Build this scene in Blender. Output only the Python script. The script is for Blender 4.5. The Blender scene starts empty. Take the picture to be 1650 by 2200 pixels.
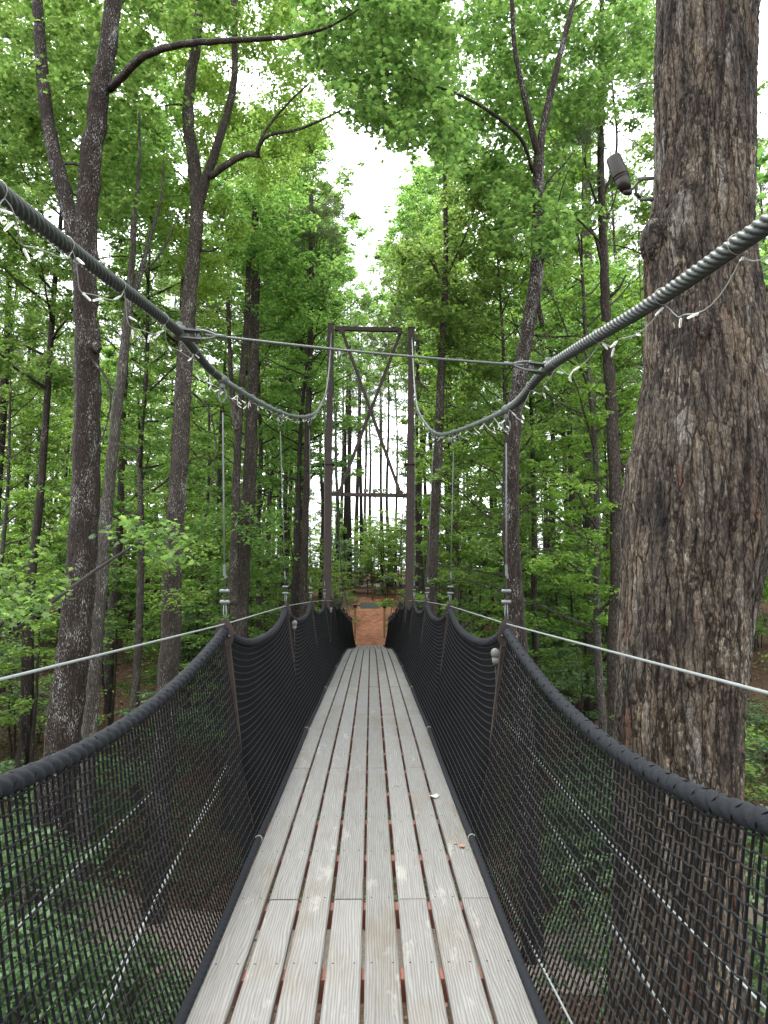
import bpy, math, random
import numpy as np
from mathutils import Vector, Matrix

R = math.radians
sc = bpy.context.scene
COL = sc.collection

# ------------------------------------------------------------------ camera, sky, sun, exposure
EYE = 1.54
PITCH = R(6.84); YAW = R(-1.09)
cam_d = bpy.data.cameras.new("camera")
cam = bpy.data.objects.new("camera", cam_d); COL.objects.link(cam)
cam.location = (0, 0, EYE)
cam.rotation_euler = (math.pi / 2 + PITCH, 0, YAW)
cam_d.sensor_fit = 'VERTICAL'; cam_d.sensor_height = 24.0; cam_d.lens = 24.0 * 1467 / 2200
cam_d.clip_start = 0.05; cam_d.clip_end = 2000
sc.camera = cam

SUN_EL, SUN_AZ = R(62), R(-25)
w = bpy.data.worlds.new("World"); sc.world = w; w.use_nodes = True
wn = w.node_tree; bg = wn.nodes["Background"]
sky = wn.nodes.new("ShaderNodeTexSky"); sky.sky_type = 'NISHITA'; sky.sun_disc = False
sky.sun_elevation = SUN_EL; sky.sun_rotation = SUN_AZ
sky.dust_density = 5.0; sky.ozone_density = 0.5; sky.air_density = 1.0
# overcast: nearly white cloud cover, evened out and slightly brighter overhead
hsv = wn.nodes.new("ShaderNodeHueSaturation"); hsv.inputs['Saturation'].default_value = 0.12
mixc = wn.nodes.new("ShaderNodeMix"); mixc.data_type = 'RGBA'; mixc.inputs[0].default_value = 0.65
mixc.inputs[7].default_value = (12.6, 13.2, 13.9, 1)
wn.links.new(sky.outputs[0], hsv.inputs['Color']); wn.links.new(hsv.outputs[0], mixc.inputs[6])
wn.links.new(mixc.outputs[2], bg.inputs['Color']); bg.inputs['Strength'].default_value = 0.15
sun_d = bpy.data.lights.new("sun", 'SUN'); sun_d.energy = 1.4; sun_d.angle = R(14); sun_d.color = (1.0, .96, .88)
sun = bpy.data.objects.new("sun", sun_d); COL.objects.link(sun)
sun.rotation_euler = (math.pi / 2 - SUN_EL, 0, math.pi - SUN_AZ)
sc.view_settings.view_transform = 'Standard'; sc.view_settings.look = 'None'
sc.view_settings.gamma = 1; sc.view_settings.exposure = 1.6
sc.cycles.max_bounces = 8; sc.cycles.diffuse_bounces = 6; sc.cycles.transmission_bounces = 6
sc.cycles.glossy_bounces = 2; sc.cycles.transparent_max_bounces = 8

# ------------------------------------------------------------------ helpers
F = 1467.0
_cp, _sp, _cy, _sy = math.cos(PITCH), math.sin(PITCH), math.cos(YAW), math.sin(YAW)
def P(px, py, Y):
    """world point at distance Y ahead that the photograph's pixel looks at (survey of the photo)"""
    cx, cy = (px - 825) / F, (1100 - py) / F
    fx, fy, fz = cx, _cp - cy * _sp, _sp + cy * _cp
    dx, dy = fx * _cy - fy * _sy, fx * _sy + fy * _cy
    t = Y / dy
    return np.array((dx * t, Y, EYE + fz * t))
def PP(lst): return np.array([P(*a) for a in lst])
def proj(p):
    x, y, z = p[0], p[1], p[2] - EYE
    fx = x * _cy + y * _sy; fy = -x * _sy + y * _cy
    d = fy * _cp + z * _sp; u = -fy * _sp + z * _cp
    return 825 + F * fx / d, 1100 - F * u / d

def hash3(i, j, k, s):
    h = (i * 374761393 + j * 668265263 + k * 2147483647 + s * 1274126177) & 0xffffffff
    h = ((h ^ (h >> 13)) * 1103515245) & 0xffffffff
    h = ((h ^ (h >> 15)) * 12345 + h) & 0xffffffff
    return ((h ^ (h >> 16)) & 0xffff) / 32767.5 - 1
def vnoise(p, s=0):
    p = np.asarray(p, float); f = np.floor(p); t = p - f; t = t * t * (3 - 2 * t)
    i = f.astype(np.int64); r = 0
    for a in (0, 1):
        for b in (0, 1):
            for c in (0, 1):
                wgt = (t[:, 0] if a else 1 - t[:, 0]) * (t[:, 1] if b else 1 - t[:, 1]) * (t[:, 2] if c else 1 - t[:, 2])
                r = r + wgt * hash3(i[:, 0] + a, i[:, 1] + b, i[:, 2] + c, s)
    return r
def n2(x, y, s=0):
    x = np.atleast_1d(np.asarray(x, float)); y = np.atleast_1d(np.asarray(y, float))
    return vnoise(np.stack([x, y, np.zeros_like(x)], 1), s)

def catmull(pts, n=8):
    pts = np.asarray(pts, float)
    q = np.vstack([2 * pts[0] - pts[1], pts, 2 * pts[-1] - pts[-2]]); out = []
    for i in range(1, len(q) - 2):
        p0, p1, p2, p3 = q[i - 1], q[i], q[i + 1], q[i + 2]
        for k in range(n):
            t = k / n
            out.append(.5 * (2 * p1 + (p2 - p0) * t + (2 * p0 - 5 * p1 + 4 * p2 - p3) * t * t + (3 * p1 - p0 - 3 * p2 + p3) * t ** 3))
    out.append(pts[-1]); return np.array(out)
def resample(pts, step):
    pts = np.asarray(pts, float); d = np.r_[0, np.cumsum(np.linalg.norm(np.diff(pts, axis=0), axis=1))]
    n = max(2, int(round(d[-1] / step)) + 1); s = np.linspace(0, d[-1], n)
    return np.stack([np.interp(s, d, pts[:, k]) for k in range(pts.shape[1])], 1)

class MB:
    def __init__(s): s.v = []; s.f = []; s.n = 0; s.sm = []
    def add(s, v, faces, smooth=False):
        v = np.asarray(v, float).reshape(-1, 3)
        for fa in (faces if isinstance(faces, list) and len(faces) and isinstance(faces[0], np.ndarray) else [np.asarray(faces)]):
            s.f.append(fa + s.n); s.sm.append(smooth)
        s.v.append(v); s.n += len(v); return s
    def box(s, c, size, rot=None, bevel=0):
        hx, hy, hz = np.array(size) / 2
        if bevel:
            b = bevel; out = []
            pr = [(-hx + b, -hz), (hx - b, -hz), (hx, -hz + b), (hx, hz - b), (hx - b, hz), (-hx + b, hz), (-hx, hz - b), (-hx, -hz + b)]
            a = np.array([(x, -hy, z) for x, z in pr] + [(x, hy, z) for x, z in pr])
            v = a; fs = [np.array([[i, i + 8, (i + 1) % 8 + 8, (i + 1) % 8] for i in range(8)]), np.array([list(range(8))]), np.array([list(range(15, 7, -1))])]
        else:
            v = np.array([(x, y, z) for x in (-hx, hx) for y in (-hy, hy) for z in (-hz, hz)])
            fs = [np.array([(0, 1, 3, 2), (4, 6, 7, 5), (0, 4, 5, 1), (2, 3, 7, 6), (0, 2, 6, 4), (1, 5, 7, 3)])]
        if rot is not None: v = v @ np.array(rot).T
        return s.add(v + np.array(c), fs)
    def bar(s, a, b, wx, wz, up=(0, 0, 1)):
        a = np.array(a, float); b = np.array(b, float); d = b - a; L = np.linalg.norm(d); y = d / L
        x = np.cross(y, up); x /= np.linalg.norm(x); z = np.cross(x, y)
        return s.box((a + b) / 2, (wx, L, wz), rot=np.stack([x, y, z], 1))
    def tube(s, pts, r, sides=8, caps=True, smooth=True, prof=None):
        pts = np.asarray(pts, float); n = len(pts); r = np.broadcast_to(np.asarray(r, float), (n,))
        t = np.gradient(pts, axis=0); t /= np.linalg.norm(t, axis=1)[:, None] + 1e-12
        u = np.zeros_like(pts); a = np.array((1., 0, 0)) if abs(t[0][0]) < .8 else np.array((0, 1., 0))
        u[0] = np.cross(t[0], a); u[0] /= np.linalg.norm(u[0])
        for i in range(1, n):
            q = u[i - 1] - t[i] * np.dot(u[i - 1], t[i]); u[i] = q / (np.linalg.norm(q) + 1e-12)
        vv = np.cross(t, u); th = np.linspace(0, 2 * math.pi, sides, endpoint=False)
        rr = np.repeat(r[:, None], sides, 1)
        if prof is not None: rr = rr * prof(np.arange(n)[:, None], th[None, :])
        V = pts[:, None, :] + rr[:, :, None] * (np.cos(th)[None, :, None] * u[:, None, :] + np.sin(th)[None, :, None] * vv[:, None, :])
        i = np.arange(n - 1)[:, None] * sides; j = np.arange(sides)[None, :]; k = (j + 1) % sides
        f = np.stack([i + j, i + k, i + sides + k, i + sides + j], -1).reshape(-1, 4)
        fs = [f]
        if caps: fs += [np.array([list(range(sides - 1, -1, -1))]), np.array([list(range((n - 1) * sides, n * sides))])]
        return s.add(V.reshape(-1, 3), fs, smooth)
    def lathe(s, a, b, prof, sides=16):
        """prof: list of (t, r) along a->b"""
        a = np.array(a, float); b = np.array(b, float)
        pts = np.array([a + (b - a) * t for t, _ in prof]); d = (b - a) / np.linalg.norm(b - a)
        q = np.array((1., 0, 0)) if abs(d[0]) < .8 else np.array((0, 1., 0)); u = np.cross(d, q); u /= np.linalg.norm(u); v = np.cross(d, u)
        th = np.linspace(0, 2 * math.pi, sides, endpoint=False); r = np.array([x[1] for x in prof])
        V = pts[:, None] + r[:, None, None] * (np.cos(th)[None, :, None] * u + np.sin(th)[None, :, None] * v)
        n = len(prof); i = np.arange(n - 1)[:, None] * sides; j = np.arange(sides)[None, :]; k = (j + 1) % sides
        f = np.stack([i + j, i + k, i + sides + k, i + sides + j], -1).reshape(-1, 4)
        return s.add(V.reshape(-1, 3), [f, np.array([list(range(sides - 1, -1, -1))]), np.array([list(range((n - 1) * sides, n * sides))])], True)
    def build(s, name, mat, parent=None):
        V = np.concatenate(s.v).astype(np.float32); me = bpy.data.meshes.new(name)
        me.vertices.add(len(V)); me.vertices.foreach_set("co", V.ravel())
        loops = np.concatenate([f.ravel() for f in s.f]).astype(np.int32)
        tot = np.concatenate([np.full(len(f), f.shape[1]) for f in s.f]).astype(np.int32)
        st = np.r_[0, np.cumsum(tot)[:-1]].astype(np.int32)
        sm = np.concatenate([np.full(len(f), q) for f, q in zip(s.f, s.sm)])
        me.loops.add(len(loops)); me.loops.foreach_set("vertex_index", loops)
        me.polygons.add(len(tot)); me.polygons.foreach_set("loop_start", st)
        me.polygons.foreach_set("use_smooth", sm)
        me.update(calc_edges=True); me.validate()
        me.materials.append(mat)
        o = bpy.data.objects.new(name, me); COL.objects.link(o)
        if parent is not None: o.parent = parent
        return o
def empty(name, loc=(0, 0, 0), label=None, cat=None, group=None):
    o = bpy.data.objects.new(name, None); o.location = tuple(float(x) for x in loc); o.empty_display_size = .2; COL.objects.link(o)
    if label: tag(o, label, cat, group)
    return o
def tag(o, label=None, cat=None, group=None, kind=None):
    if label: o['label'] = label
    if cat: o['category'] = cat
    if group: o['group'] = group
    if kind: o['kind'] = kind
    return o
def off(mb, loc):
    loc = np.array(loc, float); mb.v = [v - loc for v in mb.v]; return mb

# ------------------------------------------------------------------ materials
def mat(name): m = bpy.data.materials.new(name); m.use_nodes = True; return m, m.node_tree.nodes, m.node_tree.links, m.node_tree.nodes["Principled BSDF"]
def nd(N, t, **k):
    n = N.new(t)
    for a, b in k.items(): setattr(n, a, b)
    return n
def ramp(N, stops):
    r = N.new("ShaderNodeValToRGB"); e = r.color_ramp.elements
    while len(e) < len(stops): e.new(.5)
    for x, (p, c) in zip(e, stops): x.position = p; x.color = (*c, 1) if len(c) == 3 else c
    return r
def mapping(N, L, scale, coord='Object'):
    tc = N.new("ShaderNodeTexCoord"); mp = N.new("ShaderNodeMapping"); mp.inputs['Scale'].default_value = scale
    L.new(tc.outputs[coord], mp.inputs[0]); return mp
def noise(N, L, mp, scale, detail=5, rough=.6, dist=0):
    n = N.new("ShaderNodeTexNoise"); n.inputs['Scale'].default_value = scale; n.inputs['Detail'].default_value = detail
    n.inputs['Roughness'].default_value = rough; n.inputs['Distortion'].default_value = dist; L.new(mp.outputs[0], n.inputs['Vector']); return n
def bump(N, L, bs, src, strength, dist):
    b = N.new("ShaderNodeBump"); b.inputs['Strength'].default_value = strength; b.inputs['Distance'].default_value = dist
    L.new(src, b.inputs['Height']); L.new(b.outputs[0], bs.inputs['Normal']); return b
def mixrgb(N, L, fac, a, b, mode='MIX'):
    m = N.new("ShaderNodeMix"); m.data_type = 'RGBA'; m.blend_type = mode
    if isinstance(fac, float): m.inputs[0].default_value = fac
    else: L.new(fac, m.inputs[0])
    for i, x in ((6, a), (7, b)):
        if isinstance(x, tuple): m.inputs[i].default_value = (*x, 1)
        else: L.new(x, m.inputs[i])
    return m.outputs[2]

def leaf_mat(name, stops, trans=.5, tcol=1.5, rough=.45):
    m, N, L, bs = mat(name)
    g = N.new("ShaderNodeNewGeometry"); r = ramp(N, stops); L.new(g.outputs['Random Per Island'], r.inputs[0])
    oi = N.new("ShaderNodeObjectInfo"); hs = N.new("ShaderNodeHueSaturation")
    mr = nd(N, "ShaderNodeMapRange"); mr.inputs[3].default_value = .497; mr.inputs[4].default_value = .514; L.new(oi.outputs['Random'], mr.inputs[0]); L.new(mr.outputs[0], hs.inputs['Hue'])
    mv = nd(N, "ShaderNodeMapRange"); mv.inputs[3].default_value = .78; mv.inputs[4].default_value = 1.2; L.new(oi.outputs['Random'], mv.inputs[0]); L.new(mv.outputs[0], hs.inputs['Value'])
    L.new(r.outputs[0], hs.inputs['Color'])
    L.new(hs.outputs[0], bs.inputs['Base Color']); bs.inputs['Roughness'].default_value = rough; bs.inputs['Specular IOR Level'].default_value = .35
    tr = N.new("ShaderNodeBsdfTranslucent"); tc = mixrgb(N, L, 1.0, hs.outputs[0], (1.18 * tcol, 1.16 * tcol, .82 * tcol), 'MULTIPLY'); L.new(tc, tr.inputs[0])
    mx = N.new("ShaderNodeMixShader"); mx.inputs[0].default_value = trans
    L.new(bs.outputs[0], mx.inputs[1]); L.new(tr.outputs[0], mx.inputs[2]); L.new(mx.outputs[0], N["Material Output"].inputs[0]); return m
M_leaf = leaf_mat("leaf_green", [(0, (.058, .112, .030)), (.45, (.098, .170, .046)), (.8, (.145, .225, .066)), (1, (.22, .29, .11))], .6, 1.8)
M_leafd = leaf_mat("leaf_deep", [(0, (.050, .100, .030)), (.55, (.088, .158, .045)), (1, (.15, .225, .075))], .6, 1.8)
M_leafy = leaf_mat("leaf_yellowgreen", [(0, (.08, .15, .02)), (.5, (.13, .21, .05)), (1, (.21, .30, .08))], .6, 1.75)
M_leafs = leaf_mat("leaf_understory", [(0, (.048, .092, .035)), (.5, (.085, .15, .055)), (1, (.155, .225, .10))], .4, 1.4)
M_needle = leaf_mat("needles", [(0, (.07, .11, .05)), (.6, (.11, .16, .075)), (.93, (.16, .20, .10)), (1, (.2, .16, .09))], .35, 1.3)
M_litterleaf = leaf_mat("litter", [(0, (.06, .032, .02)), (.5, (.14, .075, .045)), (1, (.26, .16, .10))], .1, 1)

def bark(name, dark, mid, light, scale=1.0, fleck=.0, fleckcol=(.5, .5, .46), bumpd=.012, red=None, stretch=.16):
    m, N, L, bs = mat(name)
    mp = mapping(N, L, (1, 1, stretch)); wob = noise(N, L, mp, 9 * scale, 3)
    mpv = mixrgb(N, L, .10, mp.outputs[0], wob.outputs['Color'], 'ADD')
    vo = N.new("ShaderNodeTexVoronoi"); vo.feature = 'DISTANCE_TO_EDGE'; vo.inputs['Scale'].default_value = 26 * scale; L.new(mpv, vo.inputs['Vector'])
    fine = noise(N, L, mp, 95 * scale, 6, .7); big = noise(N, L, mapping(N, L, (1, 1, .5)), 3.2, 4, .6)
    r1 = ramp(N, [(0, dark), (.12, tuple(.6 * a + .4 * b for a, b in zip(dark, mid))), (.35, mid), (1, light)]); L.new(vo.outputs['Distance'], r1.inputs[0])
    fr = ramp(N, [(.3, (.55, .55, .55)), (.7, (1.35, 1.33, 1.3))]); L.new(fine.outputs[0], fr.inputs[0])
    c = mixrgb(N, L, 1.0, r1.outputs[0], fr.outputs[0], 'MULTIPLY')
    br = ramp(N, [(.3, (.72, .72, .72)), (.7, (1.2, 1.2, 1.2))]); L.new(big.outputs[0], br.inputs[0])
    c = mixrgb(N, L, 1.0, c, br.outputs[0], 'MULTIPLY')
    if red:
        rn = noise(N, L, mapping(N, L, (1, 1, .22)), 5.5, 5, .65); rr = ramp(N, [(.52, (0, 0, 0)), (.68, (1, 1, 1))]); L.new(rn.outputs[0], rr.inputs[0]); c = mixrgb(N, L, rr.outputs[0], c, mixrgb(N, L, 1.0, c, red, 'MULTIPLY'))
    if fleck:
        fn = noise(N, L, mapping(N, L, (1, 1, .2)), 62 * scale, 3, .6); f2 = noise(N, L, mapping(N, L, (1, 1, .35)), 4.0, 3, .6)
        mm = nd(N, "ShaderNodeMath", operation='ADD'); L.new(fn.outputs[0], mm.inputs[0])
        m2 = nd(N, "ShaderNodeMath", operation='MULTIPLY'); m2.inputs[1].default_value = .45; L.new(f2.outputs[0], m2.inputs[0]); L.new(m2.outputs[0], mm.inputs[1])
        fr2 = ramp(N, [(.93 - fleck, (0, 0, 0)), (.97 - fleck, (1, 1, 1))]); L.new(mm.outputs[0], fr2.inputs[0])
        c = mixrgb(N, L, fr2.outputs[0], c, fleckcol)
    L.new(c, bs.inputs['Base Color']); bs.inputs['Roughness'].default_value = .92; bs.inputs['Specular IOR Level'].default_value = .2
    hsum = nd(N, "ShaderNodeMath", operation='ADD'); vm = nd(N, "ShaderNodeMath", operation='MINIMUM'); vm.inputs[1].default_value = .3
    L.new(vo.outputs['Distance'], vm.inputs[0]); L.new(vm.outputs[0], hsum.inputs[0])
    fm = nd(N, "ShaderNodeMath", operation='MULTIPLY'); fm.inputs[1].default_value = .35; L.new(fine.outputs[0], fm.inputs[0]); L.new(fm.outputs[0], hsum.inputs[1])
    bump(N, L, bs, hsum.outputs[0], 1.0, bumpd * 3); return m
M_b1 = bark("bark_flecked", (.010, .0075, .0065), (.050, .037, .030), (.105, .082, .068), 1.5, .085, (.30, .30, .28), .010, None, .14)
M_b2 = bark("bark_grey", (.028, .025, .021), (.105, .094, .082), (.19, .173, .153), 1.3, .07, (.32, .32, .29), .007)
M_b3 = bark("bark_greyflecked", (.018, .015, .0125), (.082, .069, .057), (.165, .144, .120), 1.5, .08, (.29, .27, .24), .010, None, .14)
M_bp = bark("bark_pine", (.016, .0125, .010), (.074, .060, .051), (.145, .122, .104), .9, 0, bumpd=.008, stretch=.3)
M_bd = bark("bark_dark", (.014, .0115, .010), (.055, .045, .038), (.11, .092, .077), 1.1, .03, (.3, .3, .27), .006)

def oak_bark():
    m, N, L, bs = mat('bark_oak')
    mp = mapping(N, L, (1, 1, .09)); wob = noise(N, L, mapping(N, L, (1, 1, .4)), 7, 4)
    mpv = mixrgb(N, L, .09, mp.outputs[0], wob.outputs['Color'], 'ADD')
    vo = N.new("ShaderNodeTexVoronoi"); vo.feature = 'DISTANCE_TO_EDGE'; vo.inputs['Scale'].default_value = 15; L.new(mpv, vo.inputs['Vector'])
    v2 = N.new("ShaderNodeTexVoronoi"); v2.feature = 'DISTANCE_TO_EDGE'; v2.inputs['Scale'].default_value = 42; m2_ = mapping(N, L, (1, 1, .22)); L.new(mixrgb(N, L, .05, m2_.outputs[0], wob.outputs['Color'], 'ADD'), v2.inputs['Vector'])
    fine = noise(N, L, mapping(N, L, (1, 1, .35)), 70, 8, .75); med = noise(N, L, mapping(N, L, (1, 1, .18)), 16, 6, .7); big = noise(N, L, mapping(N, L, (1, 1, .45)), 2.6, 5, .65)
    body = ramp(N, [(.25, (.022, .018, .014)), (.45, (.064, .052, .042)), (.6, (.120, .100, .078)), (.78, (.24, .205, .155))]); L.new(med.outputs[0], body.inputs[0])
    fr = ramp(N, [(.32, (.35, .33, .32)), (.5, (.95, .95, .95)), (.7, (1.9, 1.85, 1.75))]); L.new(fine.outputs[0], fr.inputs[0]); c = mixrgb(N, L, 1.0, body.outputs[0], fr.outputs[0], 'MULTIPLY')
    br = ramp(N, [(.36, (.42, .42, .43)), (.5, (.95, .93, .90)), (.64, (1.35, 1.28, 1.12))]); L.new(big.outputs[0], br.inputs[0]); c = mixrgb(N, L, 1.0, c, br.outputs[0], 'MULTIPLY')
    pn = noise(N, L, mapping(N, L, (1, 1, .25)), 5.0, 6, .6, .4); pr = ramp(N, [(.58, (0, 0, 0)), (.62, (.75, .75, .75))]); L.new(pn.outputs[0], pr.inputs[0]); c = mixrgb(N, L, pr.outputs[0], c, mixrgb(N, L, 1.0, fr.outputs[0], (.17, .16, .14), 'MULTIPLY'))
    ln = noise(N, L, mapping(N, L, (1, 1, .5)), 34, 4, .7); l2 = noise(N, L, mapping(N, L, (1, 1, .6)), 3.1, 3, .6); ls = nd(N, "ShaderNodeMath", operation='MULTIPLY'); L.new(ln.outputs[0], ls.inputs[0]); L.new(l2.outputs[0], ls.inputs[1]); lr_ = ramp(N, [(.33, (0, 0, 0)), (.37, (.7, .7, .7))]); L.new(ls.outputs[0], lr_.inputs[0]); c = mixrgb(N, L, lr_.outputs[0], c, (.27, .24, .175))
    rn = noise(N, L, mapping(N, L, (1, 1, .15)), 6.5, 5, .65); rr = ramp(N, [(.60, (0, 0, 0)), (.70, (.8, .8, .8))]); L.new(rn.outputs[0], rr.inputs[0]); c = mixrgb(N, L, rr.outputs[0], c, (.13, .060, .035))
    k1 = ramp(N, [(0, (.14, .12, .10)), (.035, (.35, .31, .28)), (.10, (1, 1, 1))]); L.new(vo.outputs[0], k1.inputs[0]); c = mixrgb(N, L, 1.0, c, k1.outputs[0], 'MULTIPLY')
    k2 = ramp(N, [(0, (.45, .42, .4)), (.10, (1, 1, 1))]); L.new(v2.outputs[0], k2.inputs[0]); c = mixrgb(N, L, 1.0, c, k2.outputs[0], 'MULTIPLY')
    L.new(c, bs.inputs['Base Color']); bs.inputs['Roughness'].default_value = .9; bs.inputs['Specular IOR Level'].default_value = .25
    def mth(op, a, b):
        q = nd(N, "ShaderNodeMath", operation=op)
        for i_, x in enumerate((a, b)):
            if isinstance(x, float): q.inputs[i_].default_value = x
            else: L.new(x, q.inputs[i_])
        return q.outputs[0]
    h = mth('ADD', mth('MULTIPLY', mth('MINIMUM', vo.outputs[0], .18), 3.0), mth('ADD', mth('MULTIPLY', mth('MINIMUM', v2.outputs[0], .2), 1.0), mth('ADD', mth('MULTIPLY', fine.outputs[0], .35), mth('MULTIPLY', med.outputs[0], .6))))
    bump(N, L, bs, h, 1.0, .035); return m
def plain(name, col, rough=.6, metal=0, var=.25, sc_=8, bumpd=0, spec=.5):
    m, N, L, bs = mat(name); mp = mapping(N, L, (1, 1, 1)); n = noise(N, L, mp, sc_, 6, .65)
    r = ramp(N, [(.3, tuple(c * (1 - var) for c in col)), (.7, tuple(c * (1 + var) for c in col))]); L.new(n.outputs[0], r.inputs[0]); L.new(r.outputs[0], bs.inputs['Base Color'])
    bs.inputs['Roughness'].default_value = rough; bs.inputs['Metallic'].default_value = metal; bs.inputs['Specular IOR Level'].default_value = spec
    if bumpd: bump(N, L, bs, n.outputs[0], .8, bumpd)
    return m
M_big = oak_bark()
M_rope = plain("black_rope", (.007, .0085, .011), .85, 0, .35, 160, .003, .2)
M_net_lit = plain("net_cord_toplit", (.0075, .008, .0085), .8, 0, .3, 60, 0, .2)  # same cord as the net, paler: light from above painted into the colour
M_net = plain("black_net", (.003, .0033, .0036), .85, 0, .3, 60, 0, .12)
M_cable = plain("cable_greengrey", (.024, .031, .027), .5, .2, .3, 90, .001)
M_cable2 = plain("cable_pale", (.075, .092, .083), .5, .3, .2, 30)
M_galv = plain("galvanised", (.12, .128, .123), .5, .6, .3, 60, .001)
M_galvd = plain("galvanised_dull", (.075, .085, .078), .55, .4, .3, 60, .001)
M_white = plain("white_wire", (.20, .22, .215), .4, .2, .1, 20)
M_steel = plain("brown_steel", (.026, .018, .015), .7, 0, .3, 9, .0006, .25)
M_steelr = plain("brown_steel_post", (.022, .015, .012), .75, 0, .35, 14, .0008, .2)
M_joist = plain("red_joist", (.18, .065, .045), .8, 0, .3, 10, .002)
M_wirew = plain("light_string_wire", (.22, .235, .21), .4, 0, .1, 20)
M_lampb = plain("lamp_bronze", (.018, .015, .012), .45, .5, .2, 30)
M_stone = plain("lamp_grey", (.085, .082, .07), .6, 0, .2, 30)
M_woodtan = plain("timber_tan", (.25, .15, .07), .8, 0, .3, 12, .002)
M_woodgrey = plain("timber_grey", (.16, .11, .08), .85, 0, .35, 14, .002)
M_sign = plain("sign_back", (.15, .18, .16), .6, .1, .15, 5)
M_orange = plain("orange_panel", (.75, .28, .03), .6, 0, .1, 5)
M_branchd = plain("twig_dark", (.022, .018, .014), .9, 0, .3, 10)

# glass bulbs
M_glass, N, L, bs = mat("bulb_glass"); bs.inputs['Base Color'].default_value = (.85, .87, .84, 1); bs.inputs['Roughness'].default_value = .12; bs.inputs['Transmission Weight'].default_value = .55; bs.inputs['IOR'].default_value = 1.3

# deck boards
M_deck, N, L, bs = mat("deck_wood")
tc = N.new("ShaderNodeTexCoord"); oi = N.new("ShaderNodeObjectInfo")
ad = nd(N, "ShaderNodeVectorMath", operation='MULTIPLY_ADD'); ad.inputs[1].default_value = (17.3, 5.1, 9.7)
rv = N.new("ShaderNodeCombineXYZ"); [L.new(oi.outputs['Random'], rv.inputs[i]) for i in range(3)]
L.new(rv.outputs[0], ad.inputs[0]); L.new(tc.outputs['Object'], ad.inputs[2])
def mp2(scale):
    m_ = N.new("ShaderNodeMapping"); m_.inputs['Scale'].default_value = scale; L.new(ad.outputs[0], m_.inputs[0]); return m_
gr = noise(N, L, mp2((1, .07, 1)), 75, 6, .6, 0.5); ws = noise(N, L, mp2((1, .25, 1)), 5, 2, .5)
wv = N.new("ShaderNodeTexWave"); wv.bands_direction = 'X'; wv.inputs['Scale'].default_value = 26; wv.inputs['Distortion'].default_value = 12; wv.inputs['Detail'].default_value = 2; wv.inputs['Detail Scale'].default_value = .55
L.new(mp2((1, .13, 1)).outputs[0], wv.inputs['Vector'])
st = noise(N, L, mp2((1, .45, 1)), 3.2, 5, .65); dr = noise(N, L, mp2((1, .3, 1)), 7, 6, .7)
r0 = ramp(N, [(0, (.100, .096, .088)), (.22, (.126, .122, .114)), (.6, (.143, .139, .131)), (1, (.163, .159, .15))]); L.new(wv.outputs[0], r0.inputs[0])
g1 = ramp(N, [(.3, (.80, .80, .80)), (.65, (1.08, 1.08, 1.08))]); L.new(gr.outputs[0], g1.inputs[0]); c = mixrgb(N, L, 1.0, r0.outputs[0], g1.outputs[0], 'MULTIPLY')
s1 = ramp(N, [(.5, (0, 0, 0)), (.72, (1, 1, 1))]); L.new(st.outputs[0], s1.inputs[0]); c = mixrgb(N, L, s1.outputs[0], c, mixrgb(N, L, 1.0, c, (.84, .75, .62), 'MULTIPLY'))
d1 = ramp(N, [(.60, (0, 0, 0)), (.66, (.5, .5, .5))]); L.new(dr.outputs[0], d1.inputs[0]); c = mixrgb(N, L, d1.outputs[0], c, (.25, .24, .215))
ov = nd(N, "ShaderNodeMapRange"); ov.inputs[3].default_value = .86; ov.inputs[4].default_value = 1.12; L.new(oi.outputs['Random'], ov.inputs[0])
hv = N.new("ShaderNodeHueSaturation"); L.new(ov.outputs[0], hv.inputs['Value']); L.new(c, hv.inputs['Color'])
L.new(hv.outputs[0], bs.inputs['Base Color']); bs.inputs['Roughness'].default_value = .6; bs.inputs['Specular IOR Level'].default_value = .4
ba = nd(N, "ShaderNodeMath", operation='ADD'); L.new(wv.outputs[0], ba.inputs[0]); L.new(gr.outputs[0], ba.inputs[1]); bump(N, L, bs, ba.outputs[0], .4, .002)

# ground
M_ground, N, L, bs = mat("forest_floor")
mp = mapping(N, L, (1, 1, 1)); a = noise(N, L, mp, .35, 4, .6); b = noise(N, L, mp, 9, 8, .75); c3 = noise(N, L, mp, 45, 4, .7)
tc = N.new("ShaderNodeTexCoord"); sx = N.new("ShaderNodeSeparateXYZ"); L.new(tc.outputs['Object'], sx.inputs[0])
rb = ramp(N, [(.3, (.035, .022, .014)), (.5, (.10, .06, .038)), (.62, (.15, .095, .06)), (.72, (.24, .16, .11))]); L.new(b.outputs[0], rb.inputs[0])
ry = nd(N, "ShaderNodeMapRange"); ry.inputs[1].default_value = 24; ry.inputs[2].default_value = 37; L.new(sx.outputs[1], ry.inputs[0])
cx_ = nd(N, "ShaderNodeMath", operation='ADD'); cx_.inputs[1].default_value = 0.6; L.new(sx.outputs[0], cx_.inputs[0])
ab = nd(N, "ShaderNodeMath", operation='ABSOLUTE'); L.new(cx_.outputs[0], ab.inputs[0])
rx = nd(N, "ShaderNodeMapRange"); rx.inputs[1].default_value = 11; rx.inputs[2].default_value = 3; L.new(ab.outputs[0], rx.inputs[0])
mu = nd(N, "ShaderNodeMath", operation='MULTIPLY'); L.new(ry.outputs[0], mu.inputs[0]); L.new(rx.outputs[0], mu.inputs[1])
m3 = nd(N, "ShaderNodeMath", operation='MULTIPLY_ADD'); m3.inputs[1].default_value = 1.5; L.new(mu.outputs[0], m3.inputs[0])
a5 = nd(N, "ShaderNodeMath", operation='SUBTRACT'); a5.inputs[1].default_value = .55; L.new(a.outputs[0], a5.inputs[0]); L.new(a5.outputs[0], m3.inputs[2]); m3.use_clamp = True
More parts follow.
